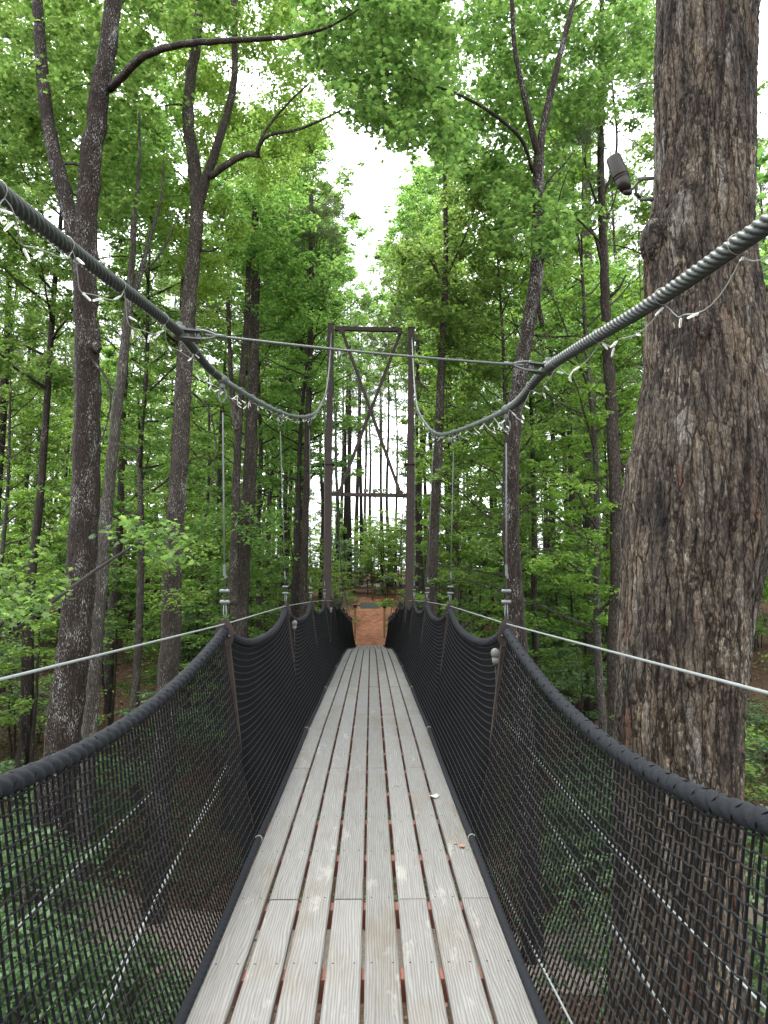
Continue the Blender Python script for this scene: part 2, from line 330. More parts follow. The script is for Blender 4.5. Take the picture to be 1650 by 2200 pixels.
rc = ramp(N, [(.3, (.06, .03, .02)), (.5, (.125, .062, .042)), (.7, (.19, .12, .085))]); L.new(b.outputs[0], rc.inputs[0])
cc = mixrgb(N, L, m3.outputs[0], rb.outputs[0], rc.outputs[0])
fr = ramp(N, [(.3, (.6, .6, .6)), (.7, (1.3, 1.3, 1.3))]); L.new(c3.outputs[0], fr.inputs[0]); cc = mixrgb(N, L, 1.0, cc, fr.outputs[0], 'MULTIPLY')
L.new(cc, bs.inputs['Base Color']); bs.inputs['Roughness'].default_value = .95; bs.inputs['Specular IOR Level'].default_value = .15; bump(N, L, bs, b.outputs[0], .8, .06)
M_clay = plain("clay_path", (.29, .125, .075), .95, 0, .55, 3.2, .03, .15)
M_gravel = plain("gravel_path", (.19, .15, .12), .95, 0, .4, 25, .02, .15)

# ------------------------------------------------------------------ terrain
_ty = [-40, -12, -5, 0, 15, 20, 26, 31, 35.5, 42, 50, 58, 72, 90, 130, 400]
_tz = [1.5, .6, -3.8, -5.0, -5.2, -4.4, -3.0, -1.9, -1.02, -.45, .9, 2.0, 3.6, 4.6, 5.0, 6]
def H(x, y):
    x = np.atleast_1d(np.asarray(x, float)); y = np.atleast_1d(np.asarray(y, float))
    ye = y - 3.0 * n2(x * .05, y * .01 + 3, 4) * np.clip(np.abs(x) / 8, 0, 1)
    z = np.interp(ye, _ty, _tz)
    am = np.clip((np.abs(x) - 2) / 6, .15, 1)
    z = z + am * (.45 * n2(x * .12, y * .12, 1) + .14 * n2(x * .5, y * .5, 2)) + .03 * n2(x * 1.7, y * 1.7, 3)
    z = z + np.clip((-x - 7) / 30, 0, 1) * 1.2 + np.clip((x - 9) / 30, 0, 1) * 1.4
    return z
def h1(x, y): return float(H(x, y)[0])
gx = np.unique(np.r_[np.linspace(-350, -40, 24), np.linspace(-40, 40, 161), np.linspace(40, 350, 24)])
gy = np.unique(np.r_[np.linspace(-60, -10, 18), np.linspace(-10, 70, 201), np.linspace(70, 500, 60)])
X, Y = np.meshgrid(gx, gy); Z = H(X.ravel(), Y.ravel())
mb = MB(); nx = len(gx); i = np.arange(len(gy) - 1)[:, None] * nx; j = np.arange(nx - 1)[None]
mb.add(np.stack([X.ravel(), Y.ravel(), Z], 1), [np.stack([i + j, i + j + 1, i + nx + j + 1, i + nx + j], -1).reshape(-1, 4)], True)
tag(mb.build("ground", M_ground), kind='structure')
def strip(name, ctr, wid, m, lift=.03, nw=8):
    ctr = catmull(ctr, 10); t = np.gradient(ctr, axis=0); t /= np.linalg.norm(t, axis=1)[:, None]; nrm = np.stack([-t[:, 1], t[:, 0]], 1)
    ww = np.linspace(-.5, .5, nw); V = []
    for k in range(len(ctr)):
        for q in ww:
            e = wid * (1 + .12 * math.sin(k * .9 + 3 * np.sign(q))) * q; x, y = ctr[k] + nrm[k] * e
            V.append((x, y, h1(x, y) + lift - (.05 if abs(q) == .5 else 0)))
    i = np.arange(len(ctr) - 1)[:, None] * nw; j = np.arange(nw - 1)[None]
    mb = MB().add(V, [np.stack([i + j, i + j + 1, i + nw + j + 1, i + nw + j], -1).reshape(-1, 4)], True)
    return tag(mb.build(name, m), kind='structure')
strip("clay_path", [(-.1, 34.6), (-.15, 38), (-.4, 44), (.5, 50), (3, 56), (8, 60)], 3.4, M_clay, .05, 10)
strip("ravine_path", [(-16, 19), (-8, 15.5), (-2, 14), (3, 13.5), (9, 15), (16, 20)], 2.4, M_gravel, .06)
strip("hill_path", [(4.5, 40), (6.0, 46), (9, 52), (15, 58), (26, 62)], 2.2, M_gravel, .06)
strip("upper_path", [(-30, 60), (-18, 58.5), (-8, 58), (0, 60), (8, 66)], 2.6, plain("pale_path", (.26, .21, .17), .95, 0, .2, 4), .08)

# ------------------------------------------------------------------ leaves, trees
SH = {
 'maple': np.array([(0, -.42, 0), (.16, -.30, .03), (.44, -.22, -.02), (.27, -.02, .04), (.50, .20, -.03), (.20, .20, .04), (0, .55, -.04), (-.20, .20, .04), (-.50, .20, -.03), (-.27, -.02, .04), (-.44, -.22, -.02), (-.16, -.30, .03)]),
 'oval': np.array([(0, -.5, 0), (.24, -.2, .06), (.25, .15, .07), (0, .55, -.04), (-.25, .15, .07), (-.24, -.2, .06)]),
 'needle': np.array([(0, -.5, 0), (.035, 0, .02), (0, .5, 0), (-.035, 0, .02)]),
 'quad': np.array([(0, -.5, 0), (.33, 0, .06), (0, .5, 0), (-.33, 0, .06)]),
}
def leaves(mb, c, size, shape, rng, tilt=.55):
    n = len(c); sh = SH[shape]; k = len(sh)
    nr = np.stack([rng.normal(0, tilt, n), rng.normal(0, tilt, n), np.ones(n)], 1); nr /= np.linalg.norm(nr, axis=1)[:, None]
    a = rng.uniform(0, 2 * math.pi, n); d = np.stack([np.cos(a), np.sin(a), np.zeros(n)], 1)
    u = np.cross(nr, d); u /= np.linalg.norm(u, axis=1)[:, None]; v = np.cross(nr, u)
    s = size * rng.uniform(.6, 1.25, n)
    V = c[:, None] + s[:, None, None] * (sh[None, :, 0:1] * u[:, None] + sh[None, :, 1:2] * v[:, None] + sh[None, :, 2:3] * nr[:, None])
    mb.add(V.reshape(-1, 3), [np.arange(n * k).reshape(n, k)])
def spray_pts(rng, centers, rad, per, flat=.28):
    """leaf positions round each spray centre: several small drooping tiers, denser in the middle"""
    out = []
    for c, r in zip(centers, rad):
        m = max(3, int(per * (r / rad.mean()) ** 2)); k = rng.integers(3, 6)
        ax = rng.uniform(0, 2 * math.pi, k); L = r * rng.uniform(.35, 1.0, k)
        which = rng.integers(0, k, m); t = rng.uniform(0, 1, m) ** .8
        base = np.stack([np.cos(ax[which]) * L[which] * t, np.sin(ax[which]) * L[which] * t, -.22 * L[which] * t * t + .08 * r * rng.normal(0, 1, k)[which]], 1)
        out.append(c + base + rng.normal(0, 1, (m, 3)) * np.array((.17 * r, .17 * r, flat * .3 * r)))
    return np.concatenate(out)
def grow(mb, nodes, rad, sprays, rng, r_tip=.006, sides=4, up=.35, rmax=.05):
    """link every spray to the nearest limb node with a curved twig"""
    N_ = [np.array(p) for p in nodes]; Rr = list(rad); order = np.argsort([min(np.linalg.norm(s - p) for p in N_) for s in sprays])
    for q in order:
        s = sprays[q]; A = np.array(N_); d = np.linalg.norm(A - s, axis=1) + np.maximum(0, A[:, 2] - s[2] + .1) * 1.5
        k = int(np.argmin(d)); p = A[k]; L = np.linalg.norm(s - p)
        if L < .05: continue
        m = max(3, int(L / .35) + 2); t = np.linspace(0, 1, m)[:, None]
        mid = np.sin(t * math.pi) * L * .12 * rng.normal(0, 1, 3); mid[:, 2] += (np.sin(t[:, 0] * math.pi)) * L * up * .3
        pts = p + (s - p) * t + mid; r0 = min(Rr[k] * .6, .008 + .011 * L, rmax); rs = np.linspace(r0, r_tip, m)
        mb.tube(pts, rs, sides, False); 
        for a in range(1, m): N_.append(pts[a]); Rr.append(rs[a])
def limb(mb, pts, r0, r1, sides=10, n=6, wob=.06, rng=None, pw=1.0):
    c = catmull(pts, n); 
    if rng is not None: c[1:-1] += rng.normal(0, 1, (len(c) - 2, 3)) * r0 * wob
    rr = r0 + (r1 - r0) * np.linspace(0, 1, len(c)) ** pw
    if rng is not None: rr = rr * (1 + rng.normal(0, .03, len(rr)))
    mb.tube(c, rr, sides, True); return c, rr

def broadleaf(seed, Ht, r0, cb, cr, n_limb, per, leaf, shape, m_leaf, m_bark, lean=.3, twist=.3):
    """template: returns (trunk mesh object data, crown mesh data)"""
    rng = np.random.default_rng(seed); tm = MB()
    k = 9; z = np.linspace(-.5, Ht * .93, k); wx = np.cumsum(rng.normal(0, twist, k)) * .35; wy = np.cumsum(rng.normal(0, twist, k)) * .35; wx -= wx[0]; wy -= wy[0]
    wx += lean * np.clip(z / Ht, 0, 1) ** 1.5
    c = catmull(np.stack([wx, wy, z], 1), 6); t = (c[:, 2] + .5) / (Ht); rr = r0 * (1.25 * np.exp(-t * 30) * .5 + (1 - t * .93)) ; tm.tube(c, np.maximum(rr, .015), 9, True)
    nodes = [p for p in c[10:]]; rad = [x for x in rr[10:]]; sp = []; sr = []
    for i in range(n_limb):
        f = cb + (1 - cb) * (i + rng.uniform(0, 1)) / n_limb; h = f * Ht * .93; b = c[np.argmin(abs(c[:, 2] - h))]
        g = (f - cb) / (1 - cb); L = cr * (math.sin(math.pi * (g * .8 + .2)) ** .7) * rng.uniform(.6, 1.15); az = i * 2.4 + rng.normal(0, .5); el = .15 + .75 * g + rng.normal(0, .12)
        d = np.array((math.cos(az) * math.cos(el), math.sin(az) * math.cos(el), math.sin(el)))
        pts = [b, b + d * L * .35 + (0, 0, .05 * L), b + d * L * .7 + (0, 0, .14 * L), b + d * L + (0, 0, .12 * L)]
        lc, lr = limb(tm, pts, max(.02, r0 * (1 - f) * .45 + .012), .009, 5, 4, .3, rng); nodes += list(lc[2:]); rad += list(lr[2:])
        for t_ in np.linspace(.35, 1.0, max(3, int(L * 1.6))):
            p = lc[int(t_ * (len(lc) - 1))]
            for _ in range(2):
                sp.append(p + rng.normal(0, 1, 3) * np.array((.34, .34, .16)) * (L * .55)); sr.append(rng.uniform(.35, .8) * (.55 + cr * .13))
    sp = np.array(sp); sr = np.array(sr); grow(tm, nodes, rad, sp, rng, .005, 3)
    cm = MB(); leaves(cm, spray_pts(rng, sp, sr, per), leaf, shape, rng, .6); return tm, cm

def pine(seed, Ht, r0, cb):
    rng = np.random.default_rng(seed); tm = MB(); k = 7; z = np.linspace(-.5, Ht * .97, k)
    wx = np.cumsum(rng.normal(0, .07, k)); wy = np.cumsum(rng.normal(0, .07, k)); c = catmull(np.stack([wx - wx[0], wy - wy[0], z], 1), 6)
    t = (c[:, 2] + .5) / Ht; rr = np.maximum(r0 * (1.02 - t * .88), .02); tm.tube(c, rr, 9, True); tips = []
    nb = 34
    for i in range(nb):
        f = cb - .16 + (1.16 - cb) * (i + rng.uniform(0, 1)) / nb; h = f * Ht * .95; b = c[np.argmin(abs(c[:, 2] - h))]; dead = f < cb
        g = max(0, (f - cb) / (1 - cb)); L = (2.9 * (1 - g) ** .6 + .4) * rng.uniform(.55, 1.1) * (.5 if dead else 1); az = rng.uniform(0, 2 * math.pi); el = -.15 + .75 * g + rng.normal(0, .15)
        d = np.array((math.cos(az) * math.cos(el), math.sin(az) * math.cos(el), math.sin(el)))
        pts = [b, b + d * L * .4 + (0, 0, -.05 * L), b + d * L * .75 + rng.normal(0, .1, 3), b + d * L + (0, 0, .12 * L)]
        lc, lr = limb(tm, pts, .030 * (1.1 - .6 * g), .007, 4, 4, .3, rng)
        for q in range(4 if not dead else 3):
            p = lc[rng.integers(len(lc) // 3, len(lc))]; e = p + (d * .3 + rng.normal(0, .5, 3) * (1, 1, .5)) * L * .3; tm.tube([p, (p + e) / 2 + (0, 0, .03), e], [.010, .007, .004], 3, False)
            if not dead: tips += [e, (p + e) / 2]
        if not dead: tips += [lc[-1], lc[-3], lc[-6]]
    tips = np.array(tips); n = len(tips); m = 5; cen = (tips[:, None] + rng.normal(0, .17, (n, m, 3))).reshape(-1, 3)
    q = 16; D = rng.normal(0, 1, (len(cen), q, 3)); D[:, :, 2] += .4; D /= np.linalg.norm(D, axis=2)[:, :, None]; Ln = rng.uniform(.14, .24, (len(cen), q, 1))
    sd = np.cross(D, np.array((.3, .5, .8))); sd /= np.linalg.norm(sd, axis=2)[:, :, None] + 1e-9
    a = cen[:, None] + sd * .007; b = cen[:, None] - sd * .007; e = cen[:, None] + D * Ln
    V = np.stack([a, b, e], 2).reshape(-1, 3); cm = MB().add(V, [np.arange(len(V)).reshape(-1, 3)]); return tm, cm

def sapling(seed, Ht, spread, stems, nsp, per, leaf, shape):
    rng = np.random.default_rng(seed); tm = MB(); nodes = []; rad = []; sp = []; sr = []
    for s in range(stems):
        az = rng.uniform(0, 6.28); ln = rng.uniform(.1, .35) * spread; top = np.array((math.cos(az) * ln, math.sin(az) * ln, Ht * rng.uniform(.7, 1)))
        c, rr = limb(tm, [(rng.normal(0, .08), rng.normal(0, .08), -.3), top * .35 + rng.normal(0, .08, 3), top * .7 + rng.normal(0, .1, 3), top], .012 + .008 * Ht, .006, 5, 5, .2, rng); nodes += list(c[5:]); rad += list(rr[5:])
        for q in range(nsp):
            f = rng.uniform(.3, 1); p = c[int(f * (len(c) - 1))]; rr_ = spread * (1.15 - .75 * f) * math.sqrt(rng.uniform(.05, 1)); a2 = rng.uniform(0, 6.28)
            sp.append(p + (math.cos(a2) * rr_, math.sin(a2) * rr_, rng.uniform(-.1, .35) * rr_)); sr.append(rng.uniform(.3, .6) * (.5 + .25 * spread))
    sp = np.array(sp); sr = np.array(sr); grow(tm, nodes, rad, sp, rng, .003, 3, .3, .012); cm = MB()
    leaves(cm, spray_pts(rng, sp, sr, per, .2), leaf, shape, rng, .4); return tm, cm

TPL = {}
def template(key, tm, cm, mb_, ml):
    TPL[key] = (tm.build("trunk", mb_), cm.build("crown", ml)); return key
_first = {}
def place(key, kind, x, y, s, rot, label, cat, group, sz=None):
    t, c = TPL[key]; e = empty(kind, (x, y, h1(x, y)), label, cat, group); e.rotation_euler = (0, 0, rot); e.scale = (s, s, sz or s)
    for o in (t, c):
        if (key, o.name) not in _first: _first[(key, o.name)] = 1; q = o
        else: q = o.copy(); COL.objects.link(q)
        q.parent = e
    return e
BL = []
for q, (Ht, r0, cb, cr, nl, per, lf, shp, ml, bk) in enumerate([
    (24, .15, .34, 3.4, 36, 84, .125, 'oval', M_leaf, M_b3), (28, .18, .48, 3.8, 36, 84, .13, 'maple', M_leaf, M_bd),
    (21, .12, .24, 3.0, 34, 80, .12, 'oval', M_leafy, M_b2), (26, .15, .42, 3.4, 36, 84, .125, 'oval', M_leaf, M_bd), (18, .09, .14, 2.7, 32, 80, .115, 'maple', M_leafy, M_b3)]):
    BL.append(template(f"b{q}", *broadleaf(100 + q, Ht, r0, cb, cr, nl, per, lf, shp, ml, bk), bk, ml))
PN = [template(f"p{q}", *pine(200 + q, Ht, r0, cb), M_bp, M_needle) for q, (Ht, r0, cb) in enumerate([(26, .21, .60), (24, .17, .66), (27, .24, .55)])]
SP = []
for q, (Ht, sprd, st_, ns, per, lf, shp, ml) in enumerate([(4.2, 1.6, 2, 34, 52, .10, 'oval', M_leafs), (3.0, 1.4, 3, 22, 50, .10, 'maple', M_leafs), (5.5, 1.9, 2, 40, 56, .105, 'maple', M_leaf), (2.0, 1.1, 3, 16, 46, .085, 'oval', M_leafs), (6.5, 2.2, 2, 46, 52, .105, 'oval', M_leafy)]):
    SP.append(template(f"s{q}", *sapling(300 + q, Ht, sprd, st_, ns, per, lf, shp), M_bd, ml))
TH = {'b0': 24, 'b1': 28, 'b2': 21, 'b3': 26, 'b4': 18, 'p0': 26, 'p1': 24, 'p2': 27}

# skyline of the photograph: crowns must stay below the opening over the path
def sky_y(px):
    return float(np.interp(px, [640, 690, 735, 770, 850, 880, 930, 1000], [-900, 120, 300, 470, 420, 250, -200, -900]))
rng = np.random.default_rng(11); spots = []
def ok(x, y, dmin):
    return all((x - a) ** 2 + (y - b) ** 2 > dmin * dmin for a, b in spots)
KEEP = [(-4.8, 12.5, 2.2), (-4.3, 15.5, 1.5), (2.0, 5.1, 3.5), (2.9, 12.5, 1.6), (-.05, 16.5, 2.5)]
def free(x, y):
    if y < 37 and abs(x + .05) < 2.3 + .0 * y: return False
    if 37 <= y < 52 and abs(x) < 1.9: return False
    return all((x - a) ** 2 + (y - b) ** 2 > c * c for a, b, c in KEEP)
ZONES = [(150, "left of the forked tree"), (360, "between forked and crooked trees"), (500, "behind the crooked tree"), (700, "left of the tower"), (890, "seen through the tower"), (1090, "between tower and dark maple"), (1330, "between dark maple and oak"), (9999, "behind or right of the oak")]
def lab_side(px): return next(z for a, z in ZONES if px < a)
def put_tree(pool, kind, words, cat, x, y, smin, smax, cw):
    key = pool[rng.integers(len(pool))]; s = rng.uniform(smin, smax); zb = h1(x, y); px = proj((x, y, zb + 3))[0]
    half = cw * s * F / y; lim = max(sky_y(px), sky_y(px - half * .7), sky_y(px + half * .7))
    hmax = ((1276 - lim) / F * y * 1.0 + EYE - zb) if lim > -500 else 99
    sz = s
    if TH[key] * s > hmax:
        sz = hmax / TH[key]
        if sz < .45: return False
        s = min(s, sz * 1.25)
    far = "distant" if y > 48 else ("mid-distance" if y > 26 else "nearer")
    place(key, kind, x, y, s, rng.uniform(0, 6.28), f"{far} {words} {lab_side(px)}", cat, f"{far} {kind.replace('_', ' ')}s {lab_side(px)}", sz)
    spots.append((x, y)); return True
# pines: tall bare trunks, thick in the middle distance and behind the gate
n = 0
for tr in range(4000):
    if n >= 125: break
    y = rng.uniform(24, 100); x = rng.uniform(-.62, .62) * y
    if not free(x, y) or not ok(x, y, 1.5): continue
    if abs(x) < .11 * y and rng.uniform() < .55: continue
    if put_tree(PN, "pine_tree", "tall pine with straight bare trunk", "pine tree", x, y, .8, 1.08, 2.2): n += 1
n = 0
for tr in range(6000):
    if n >= 115: break
    y = 18 + 77 * rng.uniform() ** 1.15; x = rng.uniform(-.68, .68) * y
    px = proj((x, y, 1))[0]
    if not free(x, y) or not ok(x, y, 1.9): continue
    if 640 < px < 940 and (y < 46 or rng.uniform() < .88): continue
    if put_tree(BL, "broadleaf_tree", "slender green broadleaf tree", "tree", x, y, .75, 1.12, 3.0): n += 1
TH['b5'] = 27; BH = template('b5', *broadleaf(150, 27, .15, .56, 2.8, 34, 90, .13, 'oval', M_leaf, M_b3), M_b3, M_leaf)
for (px, top, yy, key) in [(575, 250, 38, 'b5'), (615, 330, 44, 'b0'), (655, 260, 41, 'b5'), (690, 380, 47, 'b5'), (640, 500, 36, 'p0'), (690, 590, 43, 'p1'), (722, 470, 52, 'b5'), (752, 560, 57, 'p0'), (790, 600, 76, 'b5'), (842, 490, 58, 'b5'), (880, 400, 50, 'b5'), (905, 330, 45, 'b5'), (925, 260, 38, 'b5'), (970, 300, 34, 'b0'), (890, 300, 42, 'b5'), (540, 200, 36, 'b0'), (500, 150, 33, 'b5'), (600, 180, 35, 'b0'), (640, 230, 33, 'b5'), (940, 380, 40, 'b0'), (776, 690, 60, 'p2'), (822, 650, 68, 'p1'), (796, 730, 82, 'p0'), (735, 700, 75, 'p2'), (850, 640, 80, 'p1'), (745, 640, 72, 'p1')]:
    q = P(px, 1200, yy); zb = h1(q[0], yy); ht = P(px, top, yy)[2] - zb; sz = ht / TH[key]
    place(key, 'pine_tree' if key[0] == 'p' else 'broadleaf_tree', q[0], yy, min(1.1, max(.7, sz)), rng.uniform(0, 6.28), ('tall pine with straight bare trunk ' if key[0] == 'p' else 'high-crowned broadleaf tree ') + lab_side(px) + ', past the fence line', 'pine tree' if key[0] == 'p' else 'tree', ('pines ' if key[0] == 'p' else 'high-crowned trees ') + lab_side(px) + ' past the fence', sz); spots.append((q[0], yy))
n = 0
for tr in range(4000):
    if n >= 75: break
    y = rng.uniform(27, 85); x = rng.uniform(-.66, .66) * y; px = proj((x, y, 1))[0]
    if not free(x, y) or not ok(x, y, 1.3) or 600 < px < 960: continue
    if put_tree(['b4', 'b2', 'b4', 'b0'], "broadleaf_tree", "slender green broadleaf tree", "tree", x, y, .6, 1.0, 3.0): n += 1
n = 0; spots2 = []
for (px, yy, s_, key) in [(790, 53, .75, 's0'), (805, 56, .9, 's1'), (760, 55, .8, 's3'), (830, 50, .8, 's1'), (745, 62, 1, 's0'), (775, 66, 1.1, 's2'), (820, 64, 1.1, 's0'), (850, 60, 1, 's2'), (720, 58, 1, 's1'), (700, 47, .9, 's4'), (690, 42, .8, 's4'), (800, 74, 1.2, 's2'), (840, 76, 1.2, 's4'), (765, 78, 1.2, 's4'), (730, 44, .7, 's4'), (865, 45, .7, 's3'), (842, 40, .6, 's3')]:
    q = P(px, 1250, yy); place(key, 'shrub', q[0], yy, s_, rng.uniform(0, 6.28), 'bushy green shrub on the far hillside ' + lab_side(px), 'shrub', 'hillside shrubs ' + lab_side(px)); spots2.append((q[0], yy))
for (x, y) in [(-2.9, 6.3), (-3.9, 7.6), (-4.6, 5.8), (-5.6, 8.6), (-3.2, 9.3), (-6.8, 7.0), (-2.4, 8.0), (-7.4, 9.8), (4.1, 6.6), (5.0, 8.6), (3.6, 8.4), (-5.8, 11.0), (-2.6, 4.6)]:
    place(['s0', 's1'][len(spots2) % 2], 'sapling', x, y, rng.uniform(.85, 1.1), rng.uniform(0, 6.28), 'leafy broadleaf sapling seen through the net just below the bridge on the ' + ('left' if x < 0 else 'right'), 'sapling', 'saplings just below the bridge ' + ('left' if x < 0 else 'right')); spots2.append((x, y))
for tr in range(8000):
    if n >= 290: break
    y = 5 + 62 * rng.uniform() ** .95; x = rng.uniform(-.66, .66) * (y + 2)
    px = proj((x, y, h1(x, y) + 1))[0]
    if abs(x) < 3.0 and y < 40: continue
    if not free(x, y) or any((x - a) ** 2 + (y - b) ** 2 < 1.1 for a, b in spots2): continue
    if 0 < x < 3.6 and y < 9: continue
    if 740 < px < 850 and y < 47: continue
    key = SP[rng.integers(5)]
    s = rng.uniform(.7, 1.15) * (1 if y < 18 else 1.3); zb = h1(x, y)
    if y < 11 and key in ('s2', 's4'): key = 's0'
    far = "distant" if y > 32 else ("mid-distance" if y > 16 else "nearby")
    place(key, "sapling", x, y, s, rng.uniform(0, 6.28), f"{far} leafy understory sapling {lab_side(px)}", "sapling", f"{far} understory saplings {lab_side(px)}"); spots2.append((x, y)); n += 1

# ground cover and leaf litter
rg = np.random.default_rng(5)
def scatter(n, x0, x1, y0, y1, thr, seed, keep_path=True):
    x = rg.uniform(x0, x1, n); y = rg.uniform(y0, y1, n); m = n2(x * .35, y * .35, seed) + .5 * n2(x * 1.3, y * 1.3, seed + 1) > thr
    x, y = x[m], y[m]; return np.stack([x, y, H(x, y)], 1)
g = scatter(60000, -18, 16, 2, 34, .12, 31); pc = np.interp(g[:, 0], [-16, -8, -2, 3, 9, 16], [19, 15.5, 14, 13.5, 15, 20]); g = g[abs(g[:, 1] - pc) > 1.2]
g[:, 2] += rg.uniform(.05, .55, len(g)) * (0.5 + .5 * rg.uniform(size=len(g))); mb = MB(); leaves(mb, g, .13, 'maple', rg, .35)
tag(mb.build("ground_cover", M_leafs), "low leafy green ground cover growing in patches on the ravine floor", "ground cover", kind='stuff')
g = scatter(70000, -20, 20, 3, 40, -.7, 41); g[:, 2] += rg.uniform(.02, .06, len(g)); g = g[~((abs(g[:, 0]) < 1.6) & (g[:, 1] > 34))]; mb = MB(); leaves(mb, g, .10, 'quad', rg, .45)
tag(mb.build("leaf_litter", M_litterleaf), "brown fallen leaves covering the forest floor below the bridge", "leaf litter", kind='stuff')

rs_ = np.random.default_rng(9); nb_ = 0
while nb_ < 16:
    x, y = rs_.uniform(-9, 9), rs_.uniform(5, 28)
    if not free(x, y): continue
    a = rs_.uniform(0, 3.14); L = rs_.uniform(.8, 2.6); p = [(x + math.cos(a) * L * (t - .5), y + math.sin(a) * L * (t - .5)) for t in np.linspace(0, 1, 6)]; r0 = np.array((x, y, h1(x, y)))
    q = [np.array((u, v + .05 * rs_.normal(), h1(u, v) + .06)) - r0 for u, v in p]; mb = MB().tube(catmull(q, 3), np.linspace(.04, .012, 16), 6); mb.tube([q[3], q[3] + (.25 * math.sin(a), .3, .12)], [.015, .006], 5)
    o = mb.build("fallen_branch", M_b2); o.location = tuple(r0); tag(o, "grey fallen branch lying on the leaf litter in the ravine", "branch", "fallen branches on the ravine floor"); nb_ += 1
# ------------------------------------------------------------------ named foreground trees, surveyed from the photograph
def in_poly(px, py, poly):
    c = False; n = len(poly); j = n - 1
    for i in range(n):
        xi, yi = poly[i]; xj, yj = poly[j]
        if (yi > py) != (yj > py) and px < (xj - xi) * (py - yi) / (yj - yi) + xi: c = not c
        j = i
    return c
def crown_region(rng, poly, Y0, Y1, n, seed, thr=-.25):
    out = []; xs = [p[0] for p in poly]; ys = [p[1] for p in poly]; k = 0
    while len(out) < n and k < n * 30:
        k += 1; px = rng.uniform(min(xs), max(xs)); py = rng.uniform(min(ys), max(ys))
        if not in_poly(px, py, poly): continue
        if n2(px / 90, py / 60, seed)[0] + .5 * n2(px / 35, py / 30, seed + 1)[0] < thr: continue
        out.append(P(px, py, rng.uniform(Y0, Y1)))
    return np.array(out)
def ground_to(pts_px, Yb):
    """trunk foot: carry the lowest surveyed point down to the ground"""
    a = P(*pts_px[0]); b = P(*pts_px[1]); z = h1(a[0], a[1]) - .3; d = (a - b); d = d / abs(d[2]) if abs(d[2]) > 1e-6 else np.array((0, 0, -1.))
    f = a + np.array((d[0] * .5, d[1] * .3, -1.0)) * (a[2] - z); f[2] = z; return f
def hero(name, seed, stems, bk, ml, label, cat, regions, per, leaf, shape, extra=(), flare=1.25, sides=14):
    rng = np.random.default_rng(seed); tm = MB(); nodes = []; rad = []; root = None
    for si, (pts, r0, r1) in enumerate(stems):
        w_ = PP(pts)
        if si == 0: foot = ground_to(pts, 0); w_ = np.vstack([foot, w_]); root = foot.copy()
        c = catmull(w_, 8); L = np.linspace(0, 1, len(c)); rr = r0 + (r1 - r0) * L
        if si == 0: rr = rr * (1 + (flare - 1) * np.exp(-L * 9))
        rr = rr * (1 + .035 * np.sin(np.arange(len(c)) * 1.7 + seed)); c[1:-1] += rng.normal(0, 1, (len(c) - 2, 3)) * r0 * .05
        c = resample(np.hstack([c, rr[:, None]]), .12 if r0 > .05 else .2); rr = c[:, 3]; c = c[:, :3]
        lob = rng.uniform(0, 6.28, 3)
        tm.tube(c, rr, sides if r0 > .05 else 6, True, prof=lambda i_, th: 1 + .07 * np.sin(3 * th + lob[0] + i_ * .05) + .04 * np.sin(5 * th + lob[1] - i_ * .08) + .045 * np.sin(i_ * 1.9 + 4 * th) * np.sin(i_ * .37 + th))
        st = 0 if r0 < .09 else len(c) // 2
        nodes += list(c[st::2]); rad += list(rr[st::2])
    for (p, r) in extra:
        w_ = P(*p); th = rng.normal(0, 1, (90, 3)); tm.lathe(w_ - (0, 0, r * 1.3), w_ + (0, 0, r * 1.3), [(0, .01), (.15, r * .6), (.5, r), (.85, r * .6), (1, .01)], 12)
    sp = [crown_region(rng, *rg_) for rg_ in regions]; sp = np.vstack(sp); keep = proj_ok(sp); sp = sp[keep]
    grow(tm, nodes, rad, sp, rng, .003, 4, .35, .03); cm = MB(); sr = rng.uniform(.28, .65, len(sp)); leaves(cm, spray_pts(rng, sp, sr, per, .6), leaf, shape, rng, .55 if shape != 'needle' else 1.6)
    root = np.array((root[0], root[1], h1(root[0], root[1])))
    e = empty(name, root, label, cat); off(tm, root).build("trunk", bk, e); off(cm, root).build("crown", ml, e); return e
def proj_ok(sp): return np.ones(len(sp), bool)

hero("forked_tree", 1, [
    ([(120, 1750, 12.6), (150, 1480, 12.5), (172, 1250, 12.5), (184, 1000, 12.5), (186, 760, 12.5), (183, 560, 12.5), (190, 400, 12.5), (212, 220, 12.4), (238, 60, 12.3), (258, -150, 12.2), (270, -420, 12)], .30, .13),
    ([(180, 600, 12.5), (160, 500, 12.5), (135, 400, 12.5), (105, 270, 12.6), (88, 120, 12.7), (78, -40, 12.8), (60, -320, 13)], .17, .08),
    ([(235, 190, 12.4), (262, 165, 12.0), (310, 120, 11.5), (385, 96, 11), (470, 88, 10.6), (560, 84, 10.3), (640, 76, 10), (710, 55, 9.9), (770, 20, 9.8)], .085, .010),
    ([(140, 352, 12.5), (160, 352, 12.4), (182, 360, 12.4)], .03, .025)],
    M_b1, M_leaf, "large forked tree with pale lichen flecks on dark bark, left of the bridge", "tree",
    [([(-150, -120), (640, -120), (600, 60), (420, 60), (300, 200), (330, 380), (240, 470), (60, 420), (-60, 480), (-150, 300)], 12.7, 19, 780, 51, -.75), ([(0, 1150), (140, 1180), (150, 1300), (60, 1330), (0, 1300)], 9.5, 11, 5, 3, -1)], 64, .115, 'maple', extra=[((208, 745, 12.35), .10)], flare=1.35)
